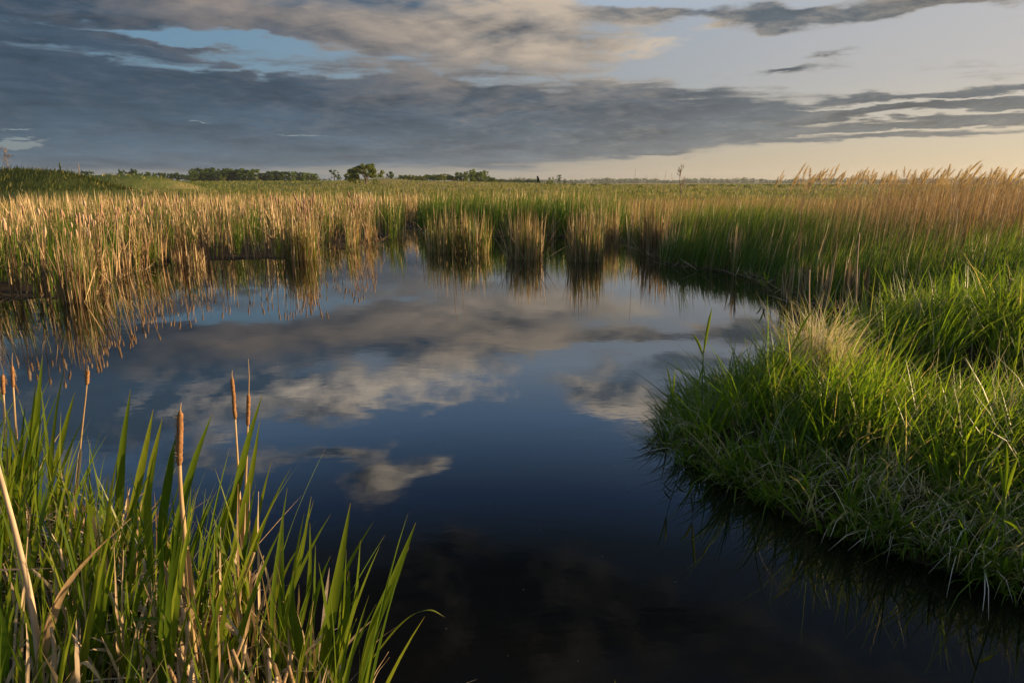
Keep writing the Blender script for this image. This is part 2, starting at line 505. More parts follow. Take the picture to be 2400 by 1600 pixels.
tag(mb.build('green_reed_bed', M['reed_green']), 'fresh green cattail blades growing among the dead reeds of the far shore', 'reeds', kind='stuff')

# green reed bank on the right
def right_region(x, y):
    sd = pond_sd(x, y)
    return (sd > -0.05) & fov(x, y, 3) & (((x > 3.6) & (y > 10.2)) | (x > 7 - .0 * y)) & (y > 8.6) & (x > 3.4 + .05 * (y - 16))


mb = MB()
xa, ya, za = scatter(66000, 3.4, 19, 8.6, 27, lambda x, y: right_region(x, y) & (R.random(x.shape) < (1 - 0.85 * sm(x - .52 * y + .35 * (y - 12), -.8, 2.0) * sm(y, 10.5, 12.5)) * (1 - .8 * sm(y, 19, 26))))
N = len(xa)
sd = pond_sd(xa, ya)
h = (0.72 + 0.42 * sm(sd, 0, 2.5) + 0.14 * wob(xa, ya, 1.1)) * R.uniform(0.65, 1.15, N)
mb.blades(bases(xa, ya, za), h, R.uniform(.010, .020, N), R.normal(0.05, .7, N), np.abs(R.normal(.14, .10, N)), R.uniform(.05, .5, N),
          R.uniform(0, math.pi, N), 4, .4)
tag(mb.build('green_reed_bank', M['reed_green']), 'thick bank of lush green cattail blades on the right shore', 'reeds', kind='stuff')

# fallen stems and wet litter lying along the waterline
mb = MB()
x, y, z = scatter(120000, -12, 7, 8.5, 32, lambda x, y: (pond_sd(x, y) > -.30) & (pond_sd(x, y) < .25) & fov(x, y, .5))
k = R.permutation(len(x))[:1500]; x, y, z = x[k], y[k], z[k]; N = len(x)
mb.blades(np.stack([x, y, np.maximum(z, 0) + R.uniform(.005, .05, N)], 1), R.uniform(.15, .7, N), R.uniform(.008, .018, N), R.uniform(0, 6.28, N), R.uniform(1.0, 1.56, N), R.normal(0, .15, N), R.uniform(0, 3.14, N), 3, .8)
tag(mb.build('shore_litter', M['dry']), 'fallen dead stems and litter lying along the far waterline', 'dead reeds', kind='stuff')

# dry stems mixed in and the brown common reed stand behind it
mb = MB()
x, y, z = scatter(2600, 3.4, 17, 9, 20, lambda x, y: right_region(x, y) & (R.random(x.shape) < .5))
N = len(x)
mb.blades(bases(x, y, z), R.uniform(.5, 1.2, N) + (R.random(N) < .25) * R.uniform(.1, .4, N), R.uniform(.008, .022, N), R.normal(0, 1, N), np.abs(R.normal(.1, .12, N)), R.uniform(0, .3, N), R.uniform(0, math.pi, N), 2, .7)
tag(mb.build('dead_reed_stems', M['dry_pale']), 'scattered dead stems among the green reeds of the right shore', 'reeds', kind='stuff')


def stand(x, y):                         # common reed stand, densest to the right
    e = x - 0.52 * y
    return (y > 12.2 + 0.10 * (18 - x)) & (y < 27) & (e > -1.6 + 0.15 * (y - 14)) & (e < 8) & fov(x, y, 3)


mb = MB()
x, y, z = scatter(14000, 5, 26, 11, 28, lambda x, y: stand(x, y) & (R.random(x.shape) < 0.25 + .75 * sm(x - 0.52 * y, -1.6, 3.5)))
N = len(x)
mb.blades(bases(x, y, z), R.uniform(1.3, 2.12, N), R.uniform(.006, .013, N), R.normal(0.1, .6, N), np.abs(R.normal(.05, .05, N)), R.uniform(0, .2, N), R.uniform(0, math.pi, N), 3, .8)
# short side leaves still hanging on the canes
k = R.integers(0, N, 15000)
bx = np.stack([x[k], y[k], z[k] + R.uniform(.5, 1.8, 15000)], 1)
mb.blades(bx, R.uniform(.12, .3, 15000), R.uniform(.006, .012, 15000), R.normal(0, .9, 15000), R.uniform(.4, 1.1, 15000), R.uniform(.2, .9, 15000), R.uniform(0, 3.14, 15000), 2, .3)
x, y, z = scatter(7000, 2.5, 24, 21.5, 42, lambda x, y: (pond_sd(x, y) > 1) & (x > 3.6 + .04 * (y - 16)) & fov(x, y, 3) & ~(stand(x, y) & (x > .62 * y)))
N = len(x)
mb.blades(bases(x, y, z), R.uniform(.7, 1.35, N), R.uniform(.008, .018, N), R.normal(0.1, .7, N), np.abs(R.normal(.07, .07, N)), R.uniform(0, .25, N), R.uniform(0, math.pi, N), 2, .7)
tag(mb.build('brown_reed_stand', M['dry_tall']), 'dense stand of tall brown reed canes at the right', 'reeds', kind='stuff')

# meadow grass beyond the reeds, in tufts that read as one mass
mb = MB()
th = R.uniform(-.70, .72, 60000); rr = np.exp(R.uniform(math.log(32), math.log(330), 60000))
x, y = np.sin(th) * rr, np.cos(th) * rr
k = (pond_sd(x, y) > 4) & (hz(x, y) > -1)
x, y, rr = x[k], y[k], rr[k]; z = hz(x, y); N = len(x)
mb.blades(np.stack([x, y, z - .03], 1), R.uniform(.25, .75, N) * (.8 + .35 * sm(60 - rr, 0, 25)), rr * R.uniform(.0007, .0016, N), R.normal(.1, .9, N), np.abs(R.normal(.15, .15, N)), R.uniform(0, .6, N),
          R.normal(0, .5, N), 2, .2, R.random(N))
tag(mb.build('meadow_grass', M['meadow']), 'yellow green meadow grass stretching to the horizon behind the reeds', 'grass', kind='stuff')
mb = MB()
x, y, z = scatter(42000, -75, -36, 52, 88, lambda x, y: (hz(x, y) > 1.2) & (np.abs(x) < y * .8 + 6))
N = len(x)
mb.blades(np.stack([x, y, z - .05], 1), R.uniform(.2, .55, N) * np.where(R.random(N) < .06, 1.8, 1), R.uniform(.02, .07, N), R.normal(.1, .9, N), np.abs(R.normal(.2, .2, N)), R.uniform(0, .7, N), R.normal(0, .6, N), 2, .2,
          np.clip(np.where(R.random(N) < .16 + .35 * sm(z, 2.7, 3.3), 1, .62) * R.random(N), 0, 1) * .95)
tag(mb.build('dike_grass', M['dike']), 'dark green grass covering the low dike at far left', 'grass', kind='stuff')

# ------------------------------------------------------------------ near right grass bank


def pen_region(x, y):
    sd = pond_sd(x, y)
    return (sd > -0.10) & (x > 0.9) & (x < 9.5) & (y > 1.2) & (y < 11) & fov(x, y, 1.2) & ~((x > 5.0) & (y > 9.4) & (x < 6.2))


eps = .02


def out_dir(x, y):
    gx = (pond_sd(x + eps, y) - pond_sd(x - eps, y)); gy = (pond_sd(x, y + eps) - pond_sd(x, y - eps))
    return np.arctan2(-gy, -gx)


mb = MB()
cx, cy, _ = scatter(3300, 1.0, 9.5, 1.3, 10.6, lambda x, y: pen_region(x, y) & (R.random(x.shape) < np.clip(4.6 / np.hypot(x, y), .3, 1)))
kc = len(cx); per = R.poisson(40, kc); idx = np.repeat(np.arange(kc), per); N = len(idx)
rc = R.uniform(.07, .17, kc)[idx]; a = R.uniform(0, 6.283, N); q = np.sqrt(R.random(N))
x, y = cx[idx] + np.cos(a) * q * rc, cy[idx] + np.sin(a) * q * rc; z = hz(x, y)
sd = pond_sd(x, y); ok = sd > -.10
x, y, z, a, q, idx, sd = x[ok], y[ok], z[ok], a[ok], q[ok], idx[ok], sd[ok]; N = len(x)
ch = R.normal(1.05, .28, kc).clip(.5, 1.7)[idx]; cr = R.random(kc)[idx]; cw = R.uniform(.75, 1.35, kc)[idx]; cyw = R.normal(.1, .8, kc)[idx]
h = (0.36 + 0.24 * sm(sd, 0.0, 0.8)) * ch * R.uniform(.5, 1.2, N)
trough = np.exp(-((y - 5.5 - .05 * (x - 3.3)) / .42) ** 2) * sm(x, 2.5, 3.1)
h *= (1 - .72 * trough) * (1 - .22 * sm(x, 2.2, 3.0) * sm(5.6 - y, 0, .5))
edge = np.exp(-(sd / .22) ** 2)
out = out_dir(x, y)
yaw = np.where(R.random(N) < edge * .75, out + R.normal(0, .6, N), np.where(R.random(N) < .55, a + R.normal(0, .4, N), cyw + R.normal(0, .5, N)))
mb.blades(bases(x, y, z), h, R.uniform(.005, .0185, N) * cw, yaw, np.abs(R.normal(.10, .12, N)) + .22 * q + edge * R.uniform(0, .5, N), R.uniform(.1, 1.5, N) + edge * R.uniform(0, .8, N),
          yaw + math.pi / 2 + R.normal(0, .6, N), 4, .25, np.clip(cr * .55 + R.random(N) * .45, 0, .999))
tag(mb.build('bank_grass', M['grass']), 'lush bright green grass covering the near right bank', 'grass', kind='stuff')

# dry thatch low on the rim
mb = MB()
x, y, z = scatter(60000, 1.0, 6, 1.4, 6.5, lambda x, y: (pond_sd(x, y) > -.06) & (pond_sd(x, y) < .45) & (x > 1.1) & (R.random(x.shape) < .10 + .42 * sm(x - y * .3, .6, 1.2) * (.4 + .9 * (wob(x, y, .4) > 0))))
N = len(x)
gx = (pond_sd(x + eps, y) - pond_sd(x - eps, y)); gy = (pond_sd(x, y + eps) - pond_sd(x, y - eps))
out = np.arctan2(-gy, -gx)
mb.blades(bases(x, y, z) + np.array([0, 0, .06]), R.uniform(.15, .48, N), R.uniform(.003, .009, N), out + R.normal(0, .8, N), R.uniform(.2, 1.2, N), R.uniform(.4, 1.9, N),
          out + math.pi / 2 + R.normal(0, .5, N), 3, .2, R.random(N) * .9)
x, y, z = scatter(5000, 1.1, 8, 2, 9.5, lambda x, y: pen_region(x, y) & (pond_sd(x, y) > .15) & (R.random(x.shape) < .16))
N = len(x)
mb.blades(bases(x, y, z), R.uniform(.45, .78, N), R.uniform(.003, .006, N), R.normal(.1, .9, N), np.abs(R.normal(.2, .1, N)), R.uniform(.2, 2.2, N), R.uniform(0, 3.14, N), 5, .3, cpow=3)
tag(mb.build('dry_thatch', M['dry_white']), 'pale dead grass hanging over the rim of the near right bank', 'dead grass', kind='stuff')

# ------------------------------------------------------------------ cattail clumps standing in the water


def clump(cx, cy, rx, ry, h, ndry, ngr, label, tone=0.0, hg=.8):
    root = empty('cattail_clump', (cx, cy, 0))
    tag(root, label, 'reeds', 'cattail clumps standing in the pond')

    def pts(n):
        a = R.uniform(0, 2 * math.pi, n); q = np.sqrt(R.random(n))
        q = q * np.where(R.random(n) < .10, R.uniform(1.0, 1.55, n), 1)
        return np.stack([np.cos(a) * q * rx, np.sin(a) * q * ry, np.full(n, -.08)], 1)
    mb = MB(); b = pts(ndry); N = ndry
    q = np.hypot(b[:, 0] / rx, b[:, 1] / ry)
    outw = np.arctan2(b[:, 1], b[:, 0])
    st = R.random(N) < .10
    mb.blades(b, h * R.uniform(.28, 1.08, N) * (1.08 - .22 * q + .16 * np.sin(b[:, 0] * 11 + cx * 7) * np.cos(b[:, 1] * 9)), R.uniform(.010, .022, N), outw + R.normal(0, 1.3, N), np.abs(R.normal(.01, .035, N)) * (.6 + q) + st * R.uniform(.2, 1.0, N) * q,
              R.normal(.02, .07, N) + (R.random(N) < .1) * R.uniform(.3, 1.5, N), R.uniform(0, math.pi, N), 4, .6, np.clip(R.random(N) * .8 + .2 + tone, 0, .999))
    mb.build('dead_stems', M['dry'], root)
    mb = MB(); b = pts(ngr); N = ngr
    outw = np.arctan2(b[:, 1], b[:, 0])
    mb.blades(b, h * hg * R.uniform(.5, 1.18, N), R.uniform(.010, .018, N), outw + R.normal(0, 1.2, N), np.abs(R.normal(.03, .04, N)), R.uniform(0, .2, N), R.uniform(0, math.pi, N), 4, .45)
    mb.build('green_blades', M['reed_green'], root)
    return root


clump(-1.95, 20.6, .72, .75, 1.40, 300, 240, 'broad clump of dead and green cattails at the mouth of the back channel')
clump(-1.05, 20.2, .42, .55, 1.42, 170, 170, 'greener cattail clump merged with the right end of the broad clump')
clump(.36, 18.55, .50, .46, 1.40, 330, 150, 'round island clump of cattails, left one of the two in open water')
clump(1.93, 18.05, .47, .44, 1.46, 330, 150, 'round island clump of cattails, right one of the two in open water')
clump(-5.6, 18.2, .42, .40, 1.42, 200, 170, 'narrow green cattail clump at the point of the left shore')
clump(-7.55, 11.75, .30, .26, 1.30, 150, 90, 'sunlit golden cattail clump jutting into the water at far left', .2)
clump(-8.05, 17.0, .40, .34, .62, 150, 20, 'low stump of broken pale stalks by the left shore', .3)
clump(4.1, 19.9, .42, .6, 1.62, 300, 40, 'dark brown clump of dead cattails where the right shore begins', -.35)
clump(3.0, 23.2, .6, .6, 1.7, 250, 60, 'tall shaded brown clump behind the island clumps', -.3)

# ------------------------------------------------------------------ single dead cattail stalks along the left shore


def stalk_variant(i):
    mb = MB()
    h = R.uniform(1.15, 1.55); a = R.uniform(0, 6.28); l = R.uniform(.01, .12)
    p = bez([(0, 0, -.05), (math.cos(a) * l * h * .4, math.sin(a) * l * h * .4, h * .5), (math.cos(a) * l * h, math.sin(a) * l * h, h)], 4)
    mb.tube(p, np.linspace(.008, .004, len(p)), 5, R.random())
    for k in range(3):
        mb.blades(np.array([[0, 0, 0.0]]), h * R.uniform(.5, .85), .017, R.uniform(0, 6.28), R.uniform(.03, .15), R.uniform(.1, 1.6), R.uniform(0, 3.1), 5, .5, R.random(), 3)
    o = mb.build('dead_cattail', M['dry'])
    hb = MB(); d = p[-1] - p[-2]; d = d / np.linalg.norm(d)
    L = R.uniform(.10, .2)
    hb.tube([p[-1] - d * L, p[-1] - d * L * .92, p[-1] - d * L * .5, p[-1] - d * .02, p[-1]], [.006, .014, R.uniform(.015, .024), .015, .004], 6)
    hb.build('seed_head', M['fluff' if i % 5 == 0 else 'old_head'], o)
    return o


vars_ = [stalk_variant(i) for i in range(10)]
lab = 'dead tan cattail stalk with worn seed head in the front rows of the left shore'
spots = []
x, y, z = scatter(60000, -15, -4.3, 9.5, 24, lambda x, y: (pond_sd(x, y) > -.12) & (pond_sd(x, y) < 2.4) & fov(x, y, .3))
k = np.argsort(pond_sd(x, y) * 3 + R.uniform(0, 4, len(x)) + .12 * np.hypot(x, y) * (pond_sd(x, y) > .3))[:230]
for i, j in enumerate(k):
    src = vars_[i % 10]
    o = src if i < 10 else copy_tree(src)
    o.location = (x[j], y[j], max(z[j], 0))
    s_ = R.uniform(.85, 1.18)
    o.scale = (s_, s_, s_); o.rotation_euler = (R.normal(0, .04), R.normal(.03, .05), R.uniform(0, 6.28))
    tag(o, lab, 'cattail', 'dead cattail stalks along the left shore')

# ------------------------------------------------------------------ plumed common reeds against the sky


def plume_variant(i):
    mb = MB(); h = 2.0
    ln = R.uniform(.02, .10)
    p = bez([(0, 0, 0), (ln * .4, 0, h * .5), (ln * 1.6, 0, h * .86), (ln * 2.4, 0, h * .95)], 5)
    mb.tube(p, np.linspace(.0055, .003, len(p)), 4, .5)
    for q in range(2):
        zz = R.uniform(.5, 1.5)
        mb.blades([[ln * zz / h, 0, zz]], R.uniform(.2, .35), .010, R.normal(0, .5), R.uniform(.4, .8), R.uniform(.3, 1), 1.57, 3, .3)
    o = mb.build('plumed_reed', M['dry_tall'])
    pm = MB(); n = 32
    t = np.linspace(0, 1, n); base = p[-1]
    sp = R.uniform(.6, 1.1)
    cx = np.stack([base[0] + .15 * sp * t ** 1.4, 0 * t, base[2] - .05 + .30 * t], 1)
    N = n * 2
    bb = np.repeat(cx, 2, 0)
    tt = np.repeat(t, 2)
    pm.blades(bb, (.17 * (1 - tt) + .06) * R.uniform(.7, 1.2, N), .0085 * R.uniform(.6, 1.3, N), R.normal(0, .7, N), R.uniform(.15, .6, N), R.uniform(.4, 1.3, N), R.uniform(0, 3.14, N), 3, .3)
    pm.build('plume', M['plume'], o)
    return o


pv = [plume_variant(i) for i in range(9)]
cnt = 0
for i in range(160):
    u = 1785 + (2390 - 1785) * (i + R.uniform(-.4, .4)) / 160.0 if i > 12 else R.uniform(1782, 1850)
    f = (u - 1785) / 600.0
    Y = R.uniform(17.5, 22) - 5.0 * f * R.random()
    vt = 398 - 14 * f + R.normal(0, 9) + (9 if R.random() < .25 else 0)
    p = at_y(u, vt, Y)
    g = float(hz(np.array([p.x]), np.array([Y]))[0])
    src = pv[i % 9]
    o = src if i < 9 else copy_tree(src)
    s_ = (p.z - g) / 2.2
    o.location = (p.x - .1, Y, g); o.scale = (s_ * R.uniform(.7, 1.35), s_ * 1.05, s_)
    o.rotation_euler = (R.normal(0, .03), R.normal(.03, .05), R.normal(0, .7))
    tag(o, 'tall dry reed with feathery plume rising above the horizon at the right', 'reed', 'plumed reeds above the right horizon')

# ------------------------------------------------------------------ single stalks of the right shore


def px_stalk(name, pts, Y, r, mat, label, cat, parent_mb=None, group=None, to_ground=True):
    P = [np.array(at_y(u, v, Y)) for u, v in pts]
    g = float(hz(np.array([P[0][0]]), np.array([Y]))[0])
    if to_ground and P[0][2] > g:
        d = P[0] - P[1]
        P[0] = P[0] + d * min(1.0, (P[0][2] - g) / max(1e-3, -d[2]))
    base = Vector((P[0][0], P[0][1], P[0][2]))
    c = bez([p - np.array(base) for p in P], 8) if len(P) > 2 else np.array([P[0] - P[0], P[1] - P[0]])
    mb = MB()
    mb.tube(c, np.linspace(r, r * .5, len(c)), 6, R.random())
    o = mb.build(name, mat); o.location = base
    tag(o, label, cat, group)
    return o, c


px_stalk('dead_stalk', [(1964, 760), (1968, 620), (1974, 535)], 9.0, .013, M['dry_pale'], 'tallest straight pale stalk rising behind the grass point', 'stalk')
px_stalk('dead_stalk', [(1893, 740), (1912, 630), (1922, 560)], 8.6, .010, M['dry'], 'tall thin tan stalk just left of the tallest pale stalk', 'stalk')
px_stalk('dead_stalk', [(1862, 790), (1859, 690), (1860, 620)], 6.0, .007, M['dry_pale'], 'short pale stalk with a blunt top over the pale grass tuft', 'stalk')
px_stalk('dead_stalk', [(1874, 760), (1888, 690), (1905, 625)], 6.3, .006, M['dry'], 'thin leaning tan stalk beside the blunt pale stalk', 'stalk')
px_stalk('dead_stalk', [(2189, 560), (2196, 515), (2200, 477)], 12.0, .012, M['dry_pale'], 'lone grey stalk standing in front of the brown reeds', 'stalk')
o, c = px_stalk('dead_stalk', [(2306, 745), (2314, 690), (2320, 640)], 7.4, .016, M['dry'], 'broken brown stalk with a folded top at the right edge', 'stalk')
mb = MB(); mb.ribbon([c[-1], c[-1] + np.array([.05, 0, -.02]), c[-1] + np.array([.11, 0, -.22])], [.02, .02, .006], .3); mb.build('folded_leaf', M['dry_pale'], o)

for (u0, v0, vt, Y, n, lab) in ((1690, 600, 505, 15.6, 14, 'thick pale sheaf of dead leaves standing alone before the green reeds'),
                                (1805, 680, 598, 12.0, 10, 'bundle of broken stalks with hooked tops at the inlet mouth'),
                                (1842, 688, 590, 11.6, 16, 'thick bundle of dead stalks beside the inlet'),
                                (1885, 700, 600, 11.0, 10, 'loose bundle of grey stalks in the shaded inlet'),
                                (1945, 712, 585, 10.6, 14, 'bundle of leaning dead stalks at the back of the inlet'),
                                (1980, 712, 605, 10.4, 12, 'stiff bundle of dead stalks right of the tallest pale stalk')):
    p = at_y(u0, v0, Y); q = at_y(u0, vt, Y)
    root = empty('stalk_bundle', (p.x, Y, 0)); tag(root, lab, 'reeds')
    mb = MB(); N = n; hh = q.z
    for kk in range(N):
        bx_ = np.array([R.normal(0, .05), R.normal(0, .05), 0])
        mb.blades([bx_], hh * R.uniform(.7, 1.02), R.uniform(.012, .028), R.uniform(0, 6.28), abs(R.normal(.02, .05)), R.normal(0, .15), R.uniform(-.6, .6), 4, .9, R.random())
    mb.build('stalk_sheaf', M['dry'], root)
    mb = MB()
    for kk in range(3):
        mb.blades([[R.normal(0, .05), R.normal(0, .05), .02]], hh * R.uniform(.8, 1.0), .012, R.choice([0, math.pi]), .08, 2.8, R.uniform(-.3, .3), 8, .5, R.random(), 5)
    mb.build('hooked_leaf', M['dry_pale'], root)

# dry tuft and fallen stems on the grass point


def tuft(u, v, Y, n, rx, h, lean, lab, name='dry_grass_tuft', yaw=None, ww=1.0):
    p = at_y(u, v, Y); g = float(hz(np.array([p.x]), np.array([Y]))[0])
    a = R.uniform(0, 6.28, n); q = np.sqrt(R.random(n)) * rx
    mb = MB()
    yw = R.uniform(0, 6.28, n) if yaw is None else R.normal(yaw, .35, n)
    mb.blades(np.stack([np.cos(a) * q, np.sin(a) * q * .7, np.zeros(n)], 1), h * R.uniform(.45, 1.05, n), R.uniform(.004, .009, n) * ww, yw, np.abs(R.normal(lean, .15, n)),
              R.uniform(.2, 3.4, n), R.uniform(0, 3.14, n), 7, .3, R.uniform(0, 1, n), 3)
    o = mb.build(name, M['dry_white']); o.location = (p.x, Y, g)
    tag(o, lab, 'dead grass')
    return o


tuft(1880, 850, 5.4, 700, .17, .95, .14, 'frothy pale tuft of dead grass lit on top of the grass point')
tuft(2115, 720, 6.9, 60, .10, .72, .1, 'small white dead tuft at the back edge of the bright grass')
tuft(2170, 705, 7.0, 40, .12, .70, .2, 'sparse pale dead tuft right of the small white tuft')
tuft(2300, 985, 4.3, 130, .30, .75, .55, 'brown sheaf of dead stems leaning to the right edge over the grass', yaw=.25, ww=.8)
tuft(1690, 900, 4.95, 26, .06, .40, .15, 'little tan seed-topped tuft on the rim of the grass point')

# young reed shoots on the water side of the point


def shoot(name, pts, Y, leaves, label, r=.0035):
    P = [np.array(at_y(u, v, Y)) for u, v in pts]
    base = Vector(P[0]); c = bez([p - np.array(base) for p in P], 8)
    mb = MB(); mb.tube(c, np.linspace(r, r * .5, len(c)), 5, .4)
    root = mb.build(name, M['grass']); root.location = base
    tag(root, label, 'reed', 'young reed shoots around the grass point')
    for (f, tu, tv, w) in leaves:
        s0 = c[int(f * (len(c) - 1))]
        e = np.array(at_y(tu, tv, Y)) - np.array(base)
        mid = (s0 + e) / 2 + np.array([0, 0, .03 * np.linalg.norm(e - s0) / .3])
        q = bez([s0, mid, e], 6)
        lb = MB(); n = len(q); t = np.linspace(0, 1, n)
        lb.ribbon(q, w * np.clip(np.sin(np.pi * (t * .86 + .14)) + .05, .05, 1), R.uniform(-.3, .3), .55)
        lb.build('leaf', M['grass'], root)
    return root


shoot('reed_shoot', [(1614, 985), (1613, 900), (1614, 830), (1617, 805)], 5.1, [(.8, 1590, 765, .020), (.95, 1636, 705, .022), (.6, 1600, 905, .013), (.5, 1635, 880, .012)], 'tall young reed with two broad leaves at the tip of the grass point')
shoot('reed_shoot', [(1565, 1030), (1552, 960), (1543, 905)], 4.75, [(.95, 1530, 838, .013), (.9, 1550, 850, .014), (.5, 1530, 985, .012), (.3, 1590, 975, .012), (.4, 1528, 1000, .010)], 'thin young reed leaning left over the water at the outermost point')
shoot('reed_shoot', [(1800, 920), (1806, 850), (1818, 800)], 5.2, [(.95, 1872, 705, .022), (.8, 1862, 770, .016), (.6, 1780, 800, .010)], 'young reed with long leaf slanting right before the pale tuft')
shoot('reed_shoot', [(1925, 880), (1932, 800), (1940, 760)], 5.4, [(.95, 1945, 700, .016), (.9, 1975, 690, .018), (.7, 1990, 780, .016)], 'young reed standing right of the pale tuft')
shoot('reed_shoot', [(2300, 1360), (2302, 1240), (2306, 1160), (2308, 1140)], 3.05, [(.9, 2312, 1020, .020), (.92, 2338, 1050, .016), (.9, 2286, 1040, .014), (.6, 2240, 1300, .014), (.5, 2350, 1230, .012)], 'large dark young reed with a fan of leaves at the lower right edge', .005)
shoot('reed_shoot', [(2090, 1000), (2100, 940), (2106, 900)], 4.4, [(.95, 2118, 840, .018), (.9, 2100, 850, .014), (.9, 2132, 860, .014)], 'short bright reed in the middle of the near grass')
shoot('reed_shoot', [(2330, 900), (2334, 840), (2338, 810)], 5.4, [(.95, 2342, 740, .020), (.9, 2320, 770, .016)], 'bright reed in the shaded hollow at the right edge')
shoot('reed_shoot', [(1765, 650), (1757, 655), (1750, 662)], 12.2, [(.3, 1752, 620, .03), (.5, 1768, 628, .03), (.8, 1742, 640, .025)], 'small green sprout standing alone in the shaded water of the inlet')

# thin bare stems standing above the far reeds right of centre
for (u, v, vt, Y) in ((1457, 470, 388, 22), (1526, 440, 392, 26), (1543, 440, 398, 26), (1506, 440, 400, 26), (1485, 440, 402, 26), (1395, 440, 405, 26), (1040, 470, 405, 21), (1060, 470, 412, 21)):
    px_stalk('bare_stem', [(u, v), (u + 1, (v + vt) / 2), (u + R.uniform(-2, 4), vt)], Y, .008, M['dry_tall'], 'thin bare stem standing above the far reeds near centre', 'stalk', group='bare stems above the far reeds')

# ------------------------------------------------------------------ foreground cattails


def cattail_variant(i):
    root = empty('cattail_shoot')
    nl = int(R.integers(3, 7)); h0 = R.uniform(.72, 1.0); yaw0 = R.uniform(-.5, .5)
    for k in range(nl):
        mb = MB(); f = k / max(1, nl - 1)
        mb.leaf([R.normal(0, .012), R.normal(0, .012), -.05], h0 * R.uniform(.55, 1.1), R.uniform(.014, .025), yaw0 + R.normal(0, .75) + (math.pi if R.random() < .22 else 0),
                abs(R.normal(.10, .07)), R.uniform(.05, .45), R.normal(.75, .55), 9, .5, R.random(), .16, R.normal(0, .5))
        mb.build('leaf', M['cattail'], root)
    return root


cv = [cattail_variant(i) for i in range(16)]
polyA = [(-140, 1120), (0, 1150), (200, 1215), (400, 1310), (560, 1400), (700, 1510), (800, 1600), (860, 1680), (700, 2000), (-500, 2000)]
A = np.array([ground(u, v)[:2] for u, v in polyA])


def in_poly(P, x, y):
    ins = False; n = len(P)
    for i in range(n):
        ax, ay = P[i]; bx, by = P[(i + 1) % n]
        if (ay > y) != (by > y) and x < (bx - ax) * (y - ay) / (by - ay) + ax: ins = not ins
    return ins


i = 0; tries = 0; placed = []
while i < 120 and tries < 20000:
    tries += 1
    x, y = R.uniform(-4.6, .0), R.uniform(1.45, 4.6)
    if not in_poly(A, x, y) or abs(x) > y * .80 + .35: continue
    if any((x - a) ** 2 + (y - b) ** 2 < .10 ** 2 for a, b in placed): continue
    if y < 2.2 and R.random() < .6: continue
    placed.append((x, y))
    o = cv[i] if i < 16 else copy_tree(cv[i % 16])
    z = max(float(hz(np.array([x]), np.array([y]))[0]), -.05)
    s_ = R.uniform(.8, 1.12)
    if y < 2.1: s_ *= .78
    o.location = (x, y, z); o.scale = (s_, s_, s_); o.rotation_euler = (R.normal(0, .04), R.normal(.08, .06), R.normal(0, .3))
    tag(o, 'green cattail shoot in the thick stand on the near left shore', 'cattail', 'green cattail shoots on the near left shore')
    i += 1


def hero_leaf(pts, Y, w, rnd, label, dY=0.0, face=0.15, parent=None, mat='cattail', name='cattail_leaf'):
    n = len(pts)
    P = [np.array(at_y(u, v, Y + dY * k / (n - 1))) for k, (u, v) in enumerate(pts)]
    if parent is None:
        base = Vector(P[0])
    else: base = parent.location
    c = bez([p - np.array(base) for p in P], 10)
    t = np.linspace(0, 1, len(c))
    ww = w * 1.45 * np.clip((1 - t) / .42, .03, 1) ** .8 * np.clip(.35 + t * 1.5, 0, 1)
    mb = MB(); mb.ribbon(c, ww / max(.5, math.cos(face + .45)), face + .45, rnd)
    o = mb.build(name if parent is None else 'leaf', M[mat], parent)
    if parent is None:
        o.location = base; tag(o, label, 'leaf')
    return o


def hero_plant(label, Y, leaves):
    u, v = leaves[0][0][0]
    b = at_y(u, v, Y)
    root = empty('cattail_shoot', b); tag(root, label, 'cattail')
    for (pts, w, rnd, dY, fa) in leaves:
        hero_leaf(pts, Y, w, rnd, None, dY, fa, root)


hero_plant('green cattail at the right end of the near stand, its broad leaf reaching far right', 2.30,
           [([(800, 1720), (850, 1470), (905, 1330), (955, 1200)], .027, .45, .0, .1), ([(800, 1720), (842, 1500), (880, 1400), (940, 1255)], .013, .7, .02, .6),
            ([(802, 1720), (830, 1560), (880, 1480), (935, 1420), (985, 1400), (1022, 1416)], .007, .8, .05, .2)])
hero_plant('green cattail with a tall wide leaf over dark water, left of the far-reaching one', 2.34,
           [([(705, 1720), (745, 1500), (775, 1330), (805, 1155)], .027, .35, .0, .1), ([(706, 1720), (770, 1530), (795, 1420), (803, 1310)], .023, .3, .04, -.2),
            ([(708, 1720), (780, 1500), (815, 1380), (828, 1240)], .010, .5, .05, .7), ([(700, 1720), (690, 1500), (670, 1400), (674, 1310)], .022, .8, -.04, .2)])
hero_plant('slim green cattail whose crossing leaves stand before the blue reflection', 2.5,
           [([(640, 1640), (655, 1400), (690, 1280), (715, 1140)], .012, .6, .0, .4), ([(642, 1640), (700, 1400), (712, 1300), (712, 1200)], .010, .4, .0, .2),
            ([(640, 1640), (625, 1420), (640, 1260), (660, 1120)], .010, .3, .1, .3)])
hero_plant('green cattail with a tall dark leaf standing apart at the upper left of the stand', 3.55,
           [([(245, 1330), (270, 1200), (280, 1040), (300, 895)], .026, .2, .0, .1), ([(246, 1330), (300, 1180), (330, 1050), (352, 940)], .022, .9, .0, .3), ([(244, 1330), (330, 1150), (352, 1050), (373, 960)], .020, .7, .05, .2)])
hero_plant('green cattail with upright leaves at the far left edge before the reflection', 3.9,
           [([(80, 1260), (75, 1100), (85, 950), (98, 815)], .022, .3, .0, .2), ([(80, 1260), (60, 1100), (72, 1000), (82, 880)], .015, .4, .0, .5), ([(82, 1260), (120, 1100), (150, 980), (172, 900)], .018, .6, .0, .1)])
